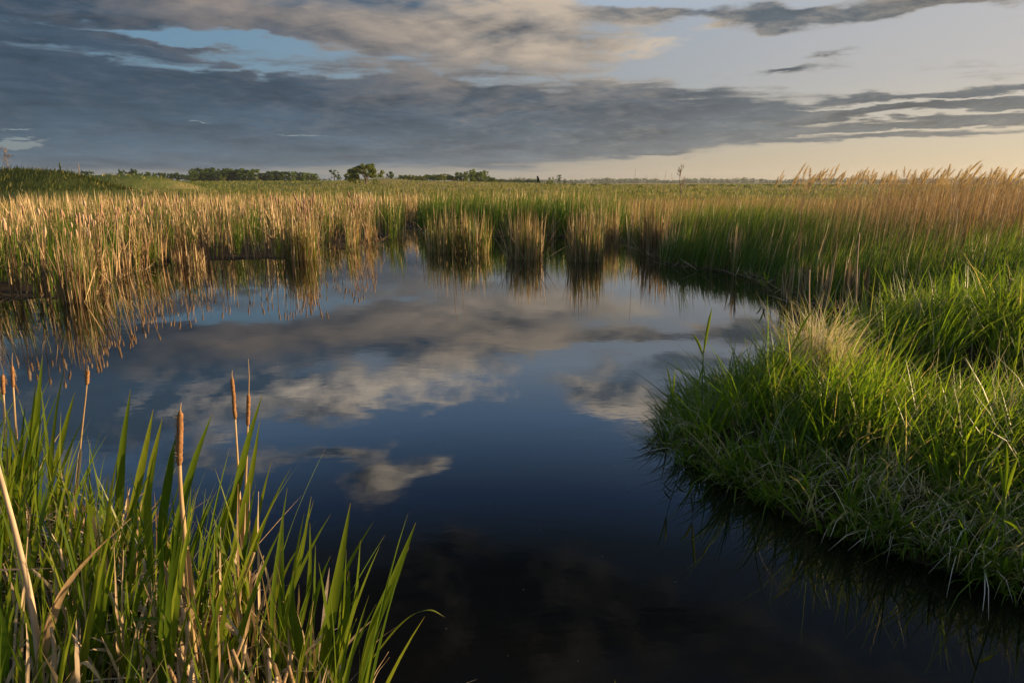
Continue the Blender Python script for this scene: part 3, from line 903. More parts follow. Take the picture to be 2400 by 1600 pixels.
hero_plant('green cattail reaching right past the two brown seed heads', 2.9,
           [([(490, 1480), (520, 1250), (560, 1050), (602, 905)], .020, .3, .0, .3), ([(492, 1480), (540, 1250), (575, 1100), (597, 965)], .018, .5, .03, .2), ([(488, 1480), (500, 1250), (540, 1120), (575, 1020)], .015, .4, .03, .5)])
hero_plant('green cattail whose leaves lean right behind the tall brown seed head', 2.85,
           [([(380, 1480), (400, 1250), (440, 1080), (487, 950)], .020, .2, .0, .3), ([(382, 1480), (370, 1250), (390, 1080), (405, 1000)], .022, .9, .0, .1), ([(384, 1480), (350, 1300), (340, 1150), (368, 990)], .02, .4, .0, .1)])
hero_leaf([(1407, 1680), (1410, 1620), (1413, 1560)], 2.3, .009, .6, 'single green blade tip poking up at the bottom edge over dark water')
hero_leaf([(-40, 1700), (-10, 1560), (5, 1480), (-4, 1380)], 2.0, .03, .8, 'wide green leaf cut by the lower left corner')
hero_leaf([(440, 1700), (470, 1560), (520, 1500), (600, 1340)], 2.25, .016, .5, 'single green leaf slanting right low in the near stand')
hero_leaf([(250, 1560), (285, 1440), (350, 1420), (420, 1440)], 2.35, .018, .95, 'yellow green leaf bowed over sideways low in the near stand')


def seed_cattail(label, pts, Y, Lh, rh, Ls, rs=.007, mat='head', lean_extra=None):
    """pts: base to top of the brown head in the picture; stem continues to the ground"""
    P = [np.array(at_y(u, v, Y)) for u, v in pts]
    d = P[0] - P[1]
    if P[0][2] > 0: P[0] = P[0] + d * (P[0][2] / max(1e-3, -d[2]))
    base = Vector(P[0]); c = bez([p - np.array(base) for p in P], 10)
    root = empty('seed_head_cattail', base); tag(root, label, 'cattail')
    L = np.concatenate([[0], np.cumsum(np.linalg.norm(np.diff(c, axis=0), axis=1))])
    tot = L[-1]

    def pt(l): return np.array([np.interp(l, L, c[:, j]) for j in range(3)])
    mb = MB(); ls = np.linspace(0, tot - Lh, 16)
    mb.tube([pt(l) for l in ls], rs * (1.35 - .75 * ls / tot), 8, .55); mb.build('stalk', M['dry'], root)
    hb = MB(); n = 22; ls = np.linspace(tot - Lh, tot, n)
    tt = np.linspace(0, 1, n)
    rr_ = rh * np.clip(np.minimum(tt, 1 - tt) * 14, .25, 1) ** .5 * (1 + .16 * (R.random(n) - .5))
    hb.tube([pt(l) + R.normal(0, .0006, 3) for l in ls], rr_, 12, .5); hb.build('seed_head', M[mat], root)
    if Ls:
        tb = MB(); e = pt(tot); dd = (e - pt(tot - .05)) / .05
        tb.tube([e, e + dd * Ls * .5, e + dd * Ls + np.array([R.normal(0, .006), 0, 0])], [.003, .0022, .001], 5, .4); tb.build('spike', M['dry_tall'], root)
    # worn sheath leaf clasping the stalk
    q0, q1, q2 = pt(tot * .05), pt(tot * .33), pt(tot * .52)
    sb = MB(); sb.ribbon(bez([q0, q1 + np.array([rs * 1.1, -rs, 0]), q2 + np.array([rs * 1.3, -rs, 0])], 6), [.02] * 12 + [.008], 0.2, .7); sb.build('sheath', M['dry_pale'], root)
    return root


r0 = seed_cattail('tall thick brown seed head cattail with a white fluffy edge, nearest in the stand', [(452, 1560), (425, 1240), (413, 1090), (414, 945)], 2.42, .215, .0115, .035, .0095)
fb = MB()
o_ = [c for c in r0.children if c.name.startswith('seed_head')][0]
N = 420
vv = np.array([v.co for v in o_.data.vertices])
vv = vv[np.lexsort((vv[:, 2],))]
kk = R.integers(0, len(vv), N)
b_ = vv[kk] + R.normal(0, .001, (N, 3))
kp = b_[:, 0] < np.interp(b_[:, 2], [vv[0, 2], vv[-1, 2]], [vv[:12, 0].mean(), vv[-12:, 0].mean()]) - .003
b_ = b_[kp]; N = len(b_)
fb.blades(b_, R.uniform(.008, .018, N), .004, math.pi + R.normal(0, .5, N), R.uniform(.8, 2.0, N), 0.3, R.uniform(0, 3.1, N), 2, .3, 1.0)
fb.build('fluff', M['dry_pale'], r0)
seed_cattail('slender brown seed head cattail, left one of the close pair', [(562, 1420), (556, 1250), (548, 1100), (540, 960), (533, 868)], 2.95, .195, .0085, .035, .006)
seed_cattail('slender brown seed head cattail with a long thread tip, right one of the close pair', [(556, 1400), (563, 1150), (568, 1010), (571, 905)], 3.0, .155, .0085, .17, .006)
seed_cattail('short brown seed head on a thin stem rising from the left of the stand', [(172, 1150), (187, 1000), (198, 900), (202, 850)], 3.7, .085, .010, .03, .005)
seed_cattail('worn brown seed head at the left edge leaning over its neighbours', [(45, 1120), (36, 980), (30, 880), (28, 840)], 3.9, .13, .009, .08, .007)
seed_cattail('small worn seed head right at the left border', [(14, 1100), (10, 960), (6, 860)], 3.8, .12, .010, .0, .007)


def dead(pts, Y, w, label, mat='dry_pale', dY=0., face=.8, rnd=None, tube=False):
    n = len(pts)
    P = [np.array(at_y(u, v, Y + dY * k / (n - 1))) for k, (u, v) in enumerate(pts)]
    base = Vector(P[0]); c = bez([p - np.array(base) for p in P], 9); t = np.linspace(0, 1, len(c))
    mb = MB(); rnd = R.random() if rnd is None else rnd
    if tube: mb.tube(c, w / 2 * (1 - .45 * t), 7, rnd)
    else: mb.ribbon(c, w * np.clip((1 - t) / .75, .15, 1), face, rnd)
    o = mb.build('dead_stalk', M[mat]); o.location = base; tag(o, label, 'stalk')
    return o


dead([(105, 1640), (75, 1400), (40, 1240), (-8, 1060)], 2.15, .026, 'long thick pale stalk leaning left at the left edge', tube=True, rnd=.6)
dead([(75, 1620), (110, 1450), (150, 1350), (215, 1270), (300, 1190)], 2.15, .038, 'wide pale dead leaf curving right across the lower left', rnd=.95)
dead([(40, 1640), (52, 1400), (64, 1232)], 2.2, .018, 'straight broken pale stalk beside the long leaning stalk', rnd=.6)
dead([(-10, 1308), (60, 1306), (140, 1304)], 2.45, .016, 'pale stalk lying level at the left edge', rnd=.7, face=1.5)
dead([(275, 1620), (268, 1400), (262, 1255)], 2.3, .014, 'left one of two upright grey dead leaves in the stand', rnd=.5)
dead([(288, 1620), (280, 1420), (284, 1262)], 2.32, .014, 'right one of two upright grey dead leaves in the stand', rnd=.45)
dead([(545, 1620), (570, 1420), (590, 1330), (606, 1275)], 2.4, .020, 'pale bent stalk with a swollen top, right of centre of the stand', rnd=.9)
dead([(470, 1340), (500, 1310), (545, 1255)], 2.6, .012, 'pale broken stem slanting across the stand below the pair of seed heads', rnd=.9)
dead([(835, 1660), (850, 1570), (893, 1495)], 2.3, .016, 'frayed pale stalk leaning over the water at the end of the stand', rnd=.6)
dead([(838, 1660), (860, 1560), (895, 1508)], 2.31, .010, 'thin frayed stalk crossing the leaning frayed stalk', rnd=.5)
dead([(848, 1490), (880, 1460), (932, 1425)], 2.5, .006, 'thin grey stem slanting over the dark water', rnd=.3)
dead([(700, 1640), (708, 1480), (720, 1380)], 2.38, .010, 'orange brown dying leaf near the wide leaves', mat='dry', rnd=.6)
dead([(120, 1640), (125, 1500), (118, 1440)], 2.1, .020, 'short stubby tan stalk low at the lower left', rnd=.7, tube=True)
dead([(150, 1620), (190, 1520), (260, 1600)], 2.1, .024, 'tan stalk bent over like an arch at the bottom', mat='dry', rnd=.7)
dead([(60, 1660), (64, 1500), (60, 1430)], 2.05, .014, 'short broken stem at the bottom left', rnd=.7)
dead([(340, 1640), (320, 1480), (300, 1400)], 2.3, .009, 'thin white stem leaning left in the low stand', rnd=.9)
for (u, v, vt, Y, lab) in ((545, 1300, 1110, 2.9, 'upright pale broken stalk just under the pair of seed heads'), (572, 1330, 1108, 2.85, 'tall pale broken stalk right under the pair of seed heads'),
                           (592, 1320, 1128, 2.85, 'pale broken stalk with a ragged top, rightmost under the seed heads'), (562, 1320, 1155, 2.9, 'grey broken stalk between the pale broken stalks'),
                           (505, 1400, 1210, 2.7, 'pale thin stalk left of the broken stalks')):
    dead([(u + 4, v + 80), (u + 1, (v + vt) / 2), (u + 2, vt)], Y, .012, lab, rnd=R.random())

i = 0
sv = []
while i < 34:
    x, y = R.uniform(-2.6, .1), R.uniform(1.75, 3.0)
    if not in_poly(A, x, y) or abs(x) > y * .78: continue
    if i < 8:
        mb = MB(); h_ = R.uniform(.22, .5); a_ = R.uniform(0, 6.28); l_ = R.uniform(.0, .16)
        pp = bez([(0, 0, -.05), (math.cos(a_) * l_ * .4, math.sin(a_) * l_ * .4, h_ * .5), (math.cos(a_) * l_, math.sin(a_) * l_, h_)], 5)
        mb.tube(pp, np.linspace(R.uniform(.008, .013), .006, len(pp)), 8, R.uniform(.4, 1))
        for k in range(2): mb.leaf([0, 0, 0], h_ * R.uniform(.7, 1.1), .015, R.uniform(0, 6.28), R.uniform(.05, .3), R.uniform(.2, 1.8), R.normal(.8, .4), 9, .8, R.uniform(.3, 1), .2)
        o = mb.build('broken_stalk', M['dry_pale']); sv.append(o)
    else: o = copy_tree(sv[i % 8])
    o.location = (x, y, max(float(hz(np.array([x]), np.array([y]))[0]), 0)); o.rotation_euler = (R.normal(0, .12), R.normal(.05, .12), R.uniform(0, 6.28))
    tag(o, 'short broken tan stalk standing in the litter under the near cattails', 'stalk', 'broken stalks under the near cattails')
    i += 1

# litter of fallen stalks on the near left shore
mb = MB()
N = 1500
x = R.uniform(-4.4, .3, N); y = R.uniform(1.3, 4.3, N)
k = np.array([in_poly(A, a, b) for a, b in zip(x, y)])
x, y = x[k], y[k]; N = len(x)
z = np.maximum(hz(x, y), 0.0)
mb.blades(np.stack([x, y, z + R.uniform(0, .10, N)], 1), R.uniform(.15, .6, N), R.uniform(.005, .014, N), R.uniform(0, 6.28, N), R.uniform(.8, 1.55, N), R.normal(0, .25, N), R.uniform(0, 3.14, N), 4, .8)
N = 950
x = R.uniform(-3.6, .1, N); y = R.uniform(1.5, 3.6, N)
k = np.array([in_poly(A, a, b) for a, b in zip(x, y)]); x, y = x[k], y[k]; N = len(x); z = np.maximum(hz(x, y), 0.0)
mb.blades(np.stack([x, y, z], 1), R.uniform(.15, .55, N), R.uniform(.006, .016, N), R.uniform(0, 6.28, N), np.abs(R.normal(0, .25, N)), R.normal(0, .5, N), R.uniform(-.8, .8, N), 4, .85)
tag(mb.build('reed_litter', M['dry_pale']), 'tangle of broken dead stalks lying under the near cattails', 'dead reeds', kind='stuff')
mb = MB()
N = 1300
x = R.uniform(-4.4, .3, N); y = R.uniform(1.4, 4.4, N)
k = np.array([in_poly(A, a, b) for a, b in zip(x, y)]); x, y = x[k], y[k]; N = len(x); z = np.maximum(hz(x, y), -0.02)
mb.blades(np.stack([x, y, z], 1), R.uniform(.2, .55, N), R.uniform(.002, .006, N), R.normal(.2, 1.2, N), np.abs(R.normal(.15, .15, N)), R.uniform(0, 1, N), R.uniform(0, 3.14, N), 4, .3, R.random(N) * .8)
tag(mb.build('under_grass', M['grass']), 'fine green grass growing low between the near cattails', 'grass', kind='stuff')

# floating specks
mb = MB()
N = 90
x = R.uniform(-3, 3, N); y = R.uniform(2.4, 9, N); k = pond_sd(x, y) < -.3; x, y = x[k], y[k]; N = len(x)
for a, b in zip(x, y):
    s_ = R.uniform(.002, .006); an = R.uniform(0, 3.1)
    mb.add([(a + s_ * math.cos(an + q), b + s_ * math.sin(an + q) * .6, .003 + .001 * R.random()) for q in (0, 1.5, 3.1, 4.6)], [(0, 1, 2, 3)], [.9] * 4, [0] * 4)
tag(mb.build('floating_specks', M['dry_pale']), 'tiny pale specks of chaff floating on the dark water', 'chaff', kind='stuff')

# ------------------------------------------------------------------ trees


def tree_proto(kind, seed):
    """unit tree: height 1, returns root with trunk and crown"""
    rg = np.random.default_rng(seed)
    root = empty({'bush': 'bush', 'conifer': 'conifer_tree'}.get(kind, 'tree'))
    tb = MB()
    if kind == 'spread':
        tb.tube(bez([(0, 0, -.08), (.01, 0, .12), (.0, 0, .28)], 5), np.linspace(.035, .026, 11), 7)
        for a in np.linspace(0, 6.28, 8)[:-1]:
            L = rg.uniform(.35, .55); zt = rg.uniform(.6, .9)
            tb.tube(bez([(0, 0, .2), (math.cos(a) * L * .35, math.sin(a) * L * .35, .45), (math.cos(a) * L, math.sin(a) * L, zt)], 5), np.linspace(.018, .004, 11), 5)
        cl = []
        for q in range(60):
            a = rg.uniform(0, 6.28); r_ = math.sqrt(rg.random()) * .62
            cl.append((math.cos(a) * r_, math.sin(a) * r_, .93 - .42 * (r_ / .62) ** 2 - rg.random() * .25 + rg.normal(0, .05), rg.uniform(.07, .12)))
        nl = 95; ls = .075
    elif kind == 'poplar':
        tb.tube([(0, 0, -.1), (0, 0, .5), (0.01, 0, .9)], [.03, .02, .006], 6)
        cl = [(rg.normal(0, .13) * (1.15 - abs(z_ - .5)), rg.normal(0, .13) * (1.15 - abs(z_ - .5)), z_, rg.uniform(.06, .11)) for z_ in rg.uniform(.02, .97, 48)]
        nl = 44; ls = .075
    elif kind == 'tall':
        tb.tube([(0, 0, -.1), (.02, 0, .4), (0, 0, .9)], [.03, .02, .006], 6)
        cl = [(rg.normal(0, .11) + .05 * math.sin(z_ * 9), rg.normal(0, .1), z_, rg.uniform(.05, .09)) for z_ in rg.uniform(.35, .97, 22)]
        nl = 34; ls = .07
        for a in (0.4, 2.6, 4.4): tb.tube([(0, 0, .35), (math.cos(a) * .14, math.sin(a) * .14, .6)], [.012, .004], 5)
    elif kind == 'conifer':
        tb.tube([(0, 0, -.05), (0, 0, .95)], [.025, .004], 6)
        cl = [(rg.normal(0, .16 * (1.05 - z_)), rg.normal(0, .16 * (1.05 - z_)), z_, .05 + .05 * (1 - z_)) for z_ in rg.uniform(.08, .98, 44)]
        nl = 22; ls = .05
    elif kind == 'bush':
        tb.tube([(0, 0, -.1), (0, 0, .4)], [.03, .01], 5)
        cl = [(rg.normal(0, .36), rg.normal(0, .3), abs(rg.normal(.42, .26)) * .95, rg.uniform(.08, .15)) for q in range(36)]
        cl = [(a, b, min(c, .95 - .5 * a * a), d) for a, b, c, d in cl]
        nl = 34; ls = .11
    else:                                        # round
        tb.tube(bez([(0, 0, -.1), (.01, 0, .15), (0, 0, .45)], 4), np.linspace(.04, .02, 9), 6)
        for a in (0.3, 1.8, 3.3, 4.9): tb.tube([(0, 0, .22), (math.cos(a) * .25, math.sin(a) * .25, .6)], [.016, .005], 5)
        cl = []
        for q in range(46):
            d = rg.normal(0, 1, 3); d /= np.linalg.norm(d); rr_ = rg.random() ** .4
            cl.append((d[0] * rr_ * .42, d[1] * rr_ * .42, .53 + d[2] * rr_ * .42, rg.uniform(.07, .13)))
        nl = 44; ls = .08
    tb.build('trunk', M['bark'], root)
    cb = MB(); V = []; F = []; rn = []
    for (a, b, c, r_) in cl:
        rr0 = rg.random()
        for q in range(nl):
            d = rg.normal(0, 1, 3); d /= np.linalg.norm(d); p = np.array([a, b, c]) + d * r_ * rg.random() ** .45
            u = rg.normal(0, 1, 3); u /= np.linalg.norm(u); w_ = np.cross(u, d); w_ /= np.linalg.norm(w_) + 1e-9
            s_ = ls * rg.uniform(.5, 1.1)
            k0 = len(V); V += [p - u * s_ * .5, p + w_ * s_ * .35, p + u * s_ * .5, p - w_ * s_ * .35]
            F.append((k0, k0 + 1, k0 + 2, k0 + 3)); rn += [np.clip(rr0 * .7 + rg.random() * .3, 0, .99)] * 4
    cb.add(V, np.array(F), rn, np.zeros(len(V)))
    cb.build('crown', None, root, smooth=False)
    return root


TP = {}
for kd, nv in (('round', 4), ('poplar', 5), ('tall', 2), ('conifer', 1), ('bush', 4), ('spread', 1)):
    for i in range(nv): TP[kd, i] = [tree_proto(kd, 11 * i + len(kd)), False]
WID = {'round': .95, 'poplar': .5, 'tall': .42, 'conifer': .42, 'bush': 1.7, 'spread': 1.0}


def tree(u, vt, wpx, D, kind, mat, label, group=None, var=None):
    u, vt = u / S, vt / S                         # given in full photograph pixels
    p = at_y(u, vt, D); g = float(hz(np.array([p.x]), np.array([D]))[0])
    h = max(p.z - g, .8)
    var = var if var is not None else int(R.integers(0, sum(1 for k in TP if k[0] == kind)))
    pr = TP[kind, var]
    o = copy_tree(pr[0])
    w = wpx * D / FPX / WID[kind]
    o.location = (p.x, D, g - .02); o.scale = (w, w, h); o.rotation_euler = (0, 0, R.uniform(0, 6.28))
    for ch in o.children:
        if ch.name.startswith('crown'):
            if ch.data.materials[0] is not None and ch.data.materials[0] != M[mat]: ch.data = crown_mesh(ch.data, mat)
            elif ch.data.materials[0] is None: ch.data = crown_mesh(ch.data, mat)
    tag(o, label, {'bush': 'bush'}.get(kind, 'tree'), group)
    return o


_cm = {}


def crown_mesh(me, mat):
    k = (me.name.split('@')[0], mat)
    if k not in _cm:
        c = me.copy(); c.materials.clear(); c.materials.append(M[mat]); _cm[k] = c
    return _cm[k]


for pr in TP.values():
    for ch in pr[0].children:
        if ch.name.startswith('crown'): ch.data.materials.append(M['crown_dark'])

g1 = 'round dark tree in the broken row behind the left dike'
for (u, vt, w) in ((256, 404, 13), (283, 395, 24), (300, 400, 20), (312, 394, 32), (330, 403, 18), (346, 399, 24), (362, 403, 18), (379, 400, 22), (398, 404, 22), (412, 401, 26), (432, 405, 20), (444, 408, 16)):
    tree(u, vt, w, R.uniform(380, 420), 'round', 'crown_dark', g1, 'round trees in a row behind the left dike')
g2 = 'tree in the dense dark green grove left of centre'
for j, u in enumerate(np.arange(452, 604, 9.5)):
    tree(u, 398 - 3 * math.sin(j * 1.7) - (2 if 470 < u < 500 else 0), 27, R.uniform(400, 440), 'poplar', 'crown_dark' if j % 3 else 'crown_light', g2, 'trees of the dense dark grove')
for u in (610, 621): tree(u, 406, 20, 420, 'poplar', 'crown_dark', g2, 'trees of the dense dark grove')
for u in np.arange(630, 684, 9): tree(u, 401 + R.uniform(-1, 2), 22, R.uniform(400, 430), 'poplar', 'crown_dark', g2, 'trees of the dense dark grove')
g3 = 'pale green poplar at the thin right end of the grove'
for j, u in enumerate(np.arange(686, 742, 6)): tree(u, 403 + 5 * j / 10 + R.uniform(-1, 1), 13, R.uniform(400, 430), 'poplar', 'crown_light', g3, 'pale poplars ending the grove')
tree(519, 408, 20, 380, 'bush', 'crown_gold', 'pale rounded bush in front of the dark grove')
tree(602, 412, 18, 380, 'bush', 'crown_gold', 'second pale bush before the middle of the grove')
tree(709, 415, 9, 240, 'bush', 'crown_dark', 'small dark bush alone in the dry meadow before the pale poplars')
g4 = 'low dark bush on the skyline left of the thin tall tree'
for u in (748, 760, 772): tree(u, 417, 12, 400, 'bush', 'crown_dark', g4, 'low bushes on the skyline')
tree(783, 398, 19, 330, 'tall', 'crown_dark', 'thin tall tree standing alone left of the spreading tree')
tree(794, 411, 14, 330, 'bush', 'crown_dark', 'rounded bush at the foot of the thin tall tree')
tree(856, 383, 62, 185, 'spread', 'crown_gold', 'large spreading tree with a domed crown alone in the dry meadow')
tree(820, 399, 34, 200, 'round', 'crown_gold', 'smaller round tree touching the spreading tree on its left', var=0)
tree(835, 404, 26, 195, 'bush', 'crown_gold', 'bush filling the gap under the left of the spreading tree')
tree(880, 412, 20, 195, 'bush', 'crown_gold', 'low bush under the right side of the spreading tree')
tree(915, 400, 20, 300, 'round', 'crown_dark', 'single round tree on the small mound right of the spreading tree', var=1)
for u, w_ in ((897, 14), (905, 12), (928, 14), (936, 10)): tree(u, 411 + R.uniform(0, 3), w_, 300, 'bush', 'crown_dark', 'low bush on the small mound right of the spreading tree', 'bushes on the small mound')
g5 = 'low rounded tree in the light green thicket right of the spreading tree'
for u in np.arange(944, 1062, 9): tree(u, 408 + R.uniform(-4, 3), 24, R.uniform(320, 350), 'round', 'crown_gold' if R.random() < .5 else 'crown_light', g5, 'trees of the light green thicket')
g6 = 'taller tree in the right part of the light green thicket'
for u, vt in ((1070, 404), (1080, 405), (1092, 403), (1103, 400), (1109, 397), (1118, 404), (1128, 402), (1136, 400), (1144, 414), (1156, 417)): tree(u, vt, 18, R.uniform(325, 345), 'poplar', 'crown_light', g6, 'taller trees of the light green thicket')
tree(1154, 413, 16, 330, 'round', 'crown_dark', 'small dark round tree just right of the thicket')
g7 = 'far low tree in the line right of the thicket'
for u in np.arange(1166, 1270, 8): tree(u, 420 + R.uniform(-2, 2), 15, R.uniform(480, 560), 'round', 'crown_dark', g7, 'far low trees in a line')
tree(1290, 415, 26, 230, 'bush', 'crown_gold', 'rounded olive bush in the far meadow right of the perched bird', var=0)
tree(1311, 410, 9, 240, 'tall', 'crown_dark', 'thin crooked tree right of the olive bush')
tree(1323, 417, 7, 240, 'bush', 'crown_dark', 'tiny bush right of the thin crooked tree')
g8 = 'low bush scattered across the far right meadow'
for u, vt in ((1345, 429), (1390, 430), (1420, 431), (1500, 432), (1622, 431), (1690, 433), (1712, 434), (1750, 434), (1800, 434), (1830, 432), (1860, 433), (1890, 435), (1925, 434), (1950, 435)): tree(u, vt, 22, R.uniform(160, 260), 'bush', 'crown_dark', g8, 'bushes in the far right meadow')
# on the dike
tree(44, 386, 17, 78, 'bush', 'crown_dark', 'small round bush on the crest of the dike beside the dead tree')
tree(76, 390, 18, 78, 'bush', 'grey_twig' if False else 'crown_dark', 'low brownish bush on the crest of the dike')
tree(139, 381, 13, 80, 'conifer', 'crown_dark', 'tiny pointed conifer on the crest of the dike')
tree(157, 391, 9, 80, 'bush', 'crown_dark', 'tiny bush right of the conifer on the dike')
for u, vt in ((193, 397), (203, 397), (213, 400)): tree(u, vt, 16, 112, 'bush', 'crown_dark', 'dark bush in the row on the slope right of the pole', 'bushes right of the pole')
for pr in TP.values():
    for o in [pr[0]] + list(pr[0].children): bpy.data.objects.remove(o)


def dead_tree(u, vt, D, label, n, seed, mat='grey_wood', name='dead_tree'):
    rg = np.random.default_rng(seed)
    p = at_y(u / S, vt / S, D); g = float(hz(np.array([p.x]), np.array([D]))[0]); h = p.z - g
    root = empty(name, (p.x, D, g)); tag(root, label, 'tree')
    tb = MB(); tr = bez([(0, 0, -.1), (.03 * h, 0, .35 * h), (-.02 * h, 0, .7 * h), (.01 * h, 0, h)], 6)
    tb.tube(tr, np.linspace(.014 * h, .004 * h, len(tr)), 6); tb.build('trunk', M[mat], root)
    bb = MB()
    for q in range(n):
        t = rg.uniform(.25, .95); s0 = tr[int(t * (len(tr) - 1))]; a = rg.uniform(0, 6.28); L = h * rg.uniform(.2, .42) * (1.15 - t * .55)
        d = np.array([math.cos(a) * .7, math.sin(a) * .4, rg.uniform(.6, 1.1)]); d /= np.linalg.norm(d)
        pts = bez([s0, s0 + d * L * .5 + rg.normal(0, .02 * h, 3), s0 + d * L], 4)
        bb.tube(pts, np.linspace(.008 * h, .004 * h, len(pts)), 4)
        for w in range(3):
            e = pts[int(rg.uniform(.4, .9) * (len(pts) - 1))]; dd = d + rg.normal(0, .45, 3); bb.tube([e, e + dd * L * .4], [.006 * h, .003 * h], 4)
    bb.build('branches', M[mat], root)
    return root, h


rt, hh = dead_tree(10, 349, 76, 'bare dead tree with a dark nest, on the dike at the left edge', 16, 5)
mb = MB()
N = 160; d = R.normal(0, 1, (N, 3)); d /= np.linalg.norm(d, axis=1)[:, None]
mb.blades(np.array([.0, 0, 0]) + d * np.array([.38, .3, .1]), R.uniform(.15, .4, N), .03, R.uniform(0, 6.28, N), R.uniform(1, 1.9, N), 0, R.uniform(0, 3, N), 2, .3)
ns = mb.build('nest', M['bark']); ns.location = (rt.location.x + .38, 76, rt.location.z + hh * .74); tag(ns, 'dark stick nest in the branches of the bare dead tree', 'nest')
dead_tree(1596, 396, 60, 'leafless grey sapling standing in the far marsh right of centre', 12, 9)
# pole on the dike
p = at_y(183 / S, 384 / S, 84); g = float(hz(np.array([p.x]), np.array([84.]))[0])
mb = MB(); mb.tube([(0, 0, -.3), (0, 0, p.z - g)], [.06, .05], 8); po = mb.build('wooden_pole', M['grey_wood']); po.location = (p.x, 84, g)
tag(po, 'plain wooden pole standing on the slope of the dike', 'pole')

# far woods on the right horizon
rg = np.random.default_rng(3); V = []; F = []; rn = []
for q in range(1500):
    a = rg.uniform(-.06, .85); D = rg.uniform(1500, 2000)
    x, y = math.sin(a) * D, math.cos(a) * D; g = 1.5
    hh = rg.uniform(7, 12.5) * (.85 + .3 * wob(np.array([a * 60]), np.array([1.]), 1.3)[0]); rr0 = rg.random()
    for w in range(26):
        d = rg.normal(0, 1, 3); d /= np.linalg.norm(d)
        p = np.array([x, y, g + hh * .5]) + d * np.array([5, 5, hh * .5]); uu = rg.normal(0, 1, 3); uu /= np.linalg.norm(uu); ww = np.cross(uu, d); s_ = rg.uniform(1.5, 3.4)
        k0 = len(V); V += [p - uu * s_ * .6, p + ww * s_ * .5, p + uu * s_ * .6, p - ww * s_ * .5]; F.append((k0, k0 + 1, k0 + 2, k0 + 3)); rn += [rr0 * .6 + rg.random() * .35] * 4
mb = MB(); mb.add(V, np.array(F), rn, np.zeros(len(V)))
tag(mb.build('far_woods', M['wood_far'], smooth=False), 'hazy band of distant woods along the right horizon', 'woods', kind='stuff')

# ------------------------------------------------------------------ blackbirds


def bird(u, v, Y, hpx, label, flip=1):
    p = at_y(u / S, v / S, Y); sc_ = hpx * Y / FPX / .20
    root = empty('blackbird', (p.x, p.y, p.z)); tag(root, label, 'bird')
    # continuous body: lathe along a leaning axis, tail to crown
    prof = [(-.17, .004, .012), (-.12, .010, .017), (-.075, .014, .02), (-.05, .026, .028), (-.015, .042, .04), (.025, .047, .046), (.06, .038, .04), (.08, .028, .03), (.095, .030, .031), (.112, .028, .029), (.126, .017, .018), (.131, .004, .004)]
    V = []; F = []; ns_ = 12
    for i, (t, ra_, rb) in enumerate(prof):
        cx = flip * (-.06 * t / .17 if t < 0 else .03 * math.sin(t * 12)) ; cz = t
        for k in range(ns_):
            a = 2 * math.pi * k / ns_; V.append((cx * -1 + ra_ * math.cos(a), rb * math.sin(a), cz + .10))
    for i in range(len(prof) - 1):
        for k in range(ns_): F.append((i * ns_ + k, i * ns_ + (k + 1) % ns_, (i + 1) * ns_ + (k + 1) % ns_, (i + 1) * ns_ + k))
    mb = MB(); mb.add(V, np.array(F), [.5] * len(V), [0] * len(V)); b = mb.build('body', M['feather'], root)
    kb = MB(); hx = -flip * .03 * math.sin(.11 * 12)
    kb.tube([(hx - flip * .022, 0, .208), (hx - flip * .052, 0, .200)], [.008, .001], 6); kb.build('beak', M['beak'], root)
    for s_ in (-1, 1):
        lb = MB(); lb.tube([(0, s_ * .012, .08), (.004, s_ * .014, .03), (0, s_ * .006, .0)], [.005, .0035, .003], 5); lb.build('leg', M['beak'], root)
        wb = MB(); wb.tube([(.0, s_ * .036, .165), (.01, s_ * .046, .11), (.035, s_ * .030, .03), (.05, s_ * .012, -.03)], [.012, .022, .015, .003], 8); wb.build('wing', M['feather'], root)
    root.scale = (sc_,) * 3
    return root


bird(1262, 428, 29, 13, 'blackbird perched upright on a bare reed right of centre, against the far meadow', 1)
px_stalk('perch_reed', [(1263 / S, 470 / S), (1262.5 / S, 450 / S), (1262 / S, 428 / S)], 29.02, .010, M['dry_tall'], 'thin bare reed stem under the perched blackbird', 'stalk')
bird(606, 441, 27, 7, 'small dark bird half hidden in the reeds left of centre', -1)
px_stalk('perch_reed', [(606 / S, 470 / S), (606 / S, 455 / S), (606 / S, 441 / S)], 27.02, .010, M['dry_tall'], 'reed stem under the half hidden dark bird', 'stalk')

# ------------------------------------------------------------------ evening haze
hm, hn = new_mat('evening_haze')
pv_ = hn.node('ShaderNodeVolumePrincipled', 0, None, Color=(.80, .86, .95), Density=.00011, Anisotropy=.3)
hn.node('ShaderNodeOutputMaterial', None, None, Volume=pv_)
hx, h0, h1 = 2600.0, -3.0, 40.0
Vh = [(-hx, -60, h0), (hx, -60, h0), (hx, hx, h0), (-hx, hx, h0), (-hx, -60, h1), (hx, -60, h1), (hx, hx, h1), (-hx, hx, h1)]
tag(mesh_obj('haze', Vh, [(0, 3, 2, 1), (4, 5, 6, 7), (0, 1, 5, 4), (1, 2, 6, 5), (2, 3, 7, 6), (3, 0, 4, 7)], hm, smooth=False), 'thin evening haze lying over the whole marsh', 'haze', kind='stuff')

# ------------------------------------------------------------------ sky, sun, camera
W = bpy.data.worlds.new('World'); SC.world = W; W.use_nodes = True
n = NT(W.node_tree)
dirv = n.node('ShaderNodeTexCoord', 0)
sx = n.n.new('ShaderNodeSeparateXYZ'); n.l.new(dirv, sx.inputs[0]); X, Y_, Z = sx.outputs
az = n.m('ARCTAN2', X, Y_); el = n.m('ARCSINE', n.m('MINIMUM', n.m('MAXIMUM', Z, -1), 1))
AE = n.node('ShaderNodeCombineXYZ', 0, None, X=az, Y=el)


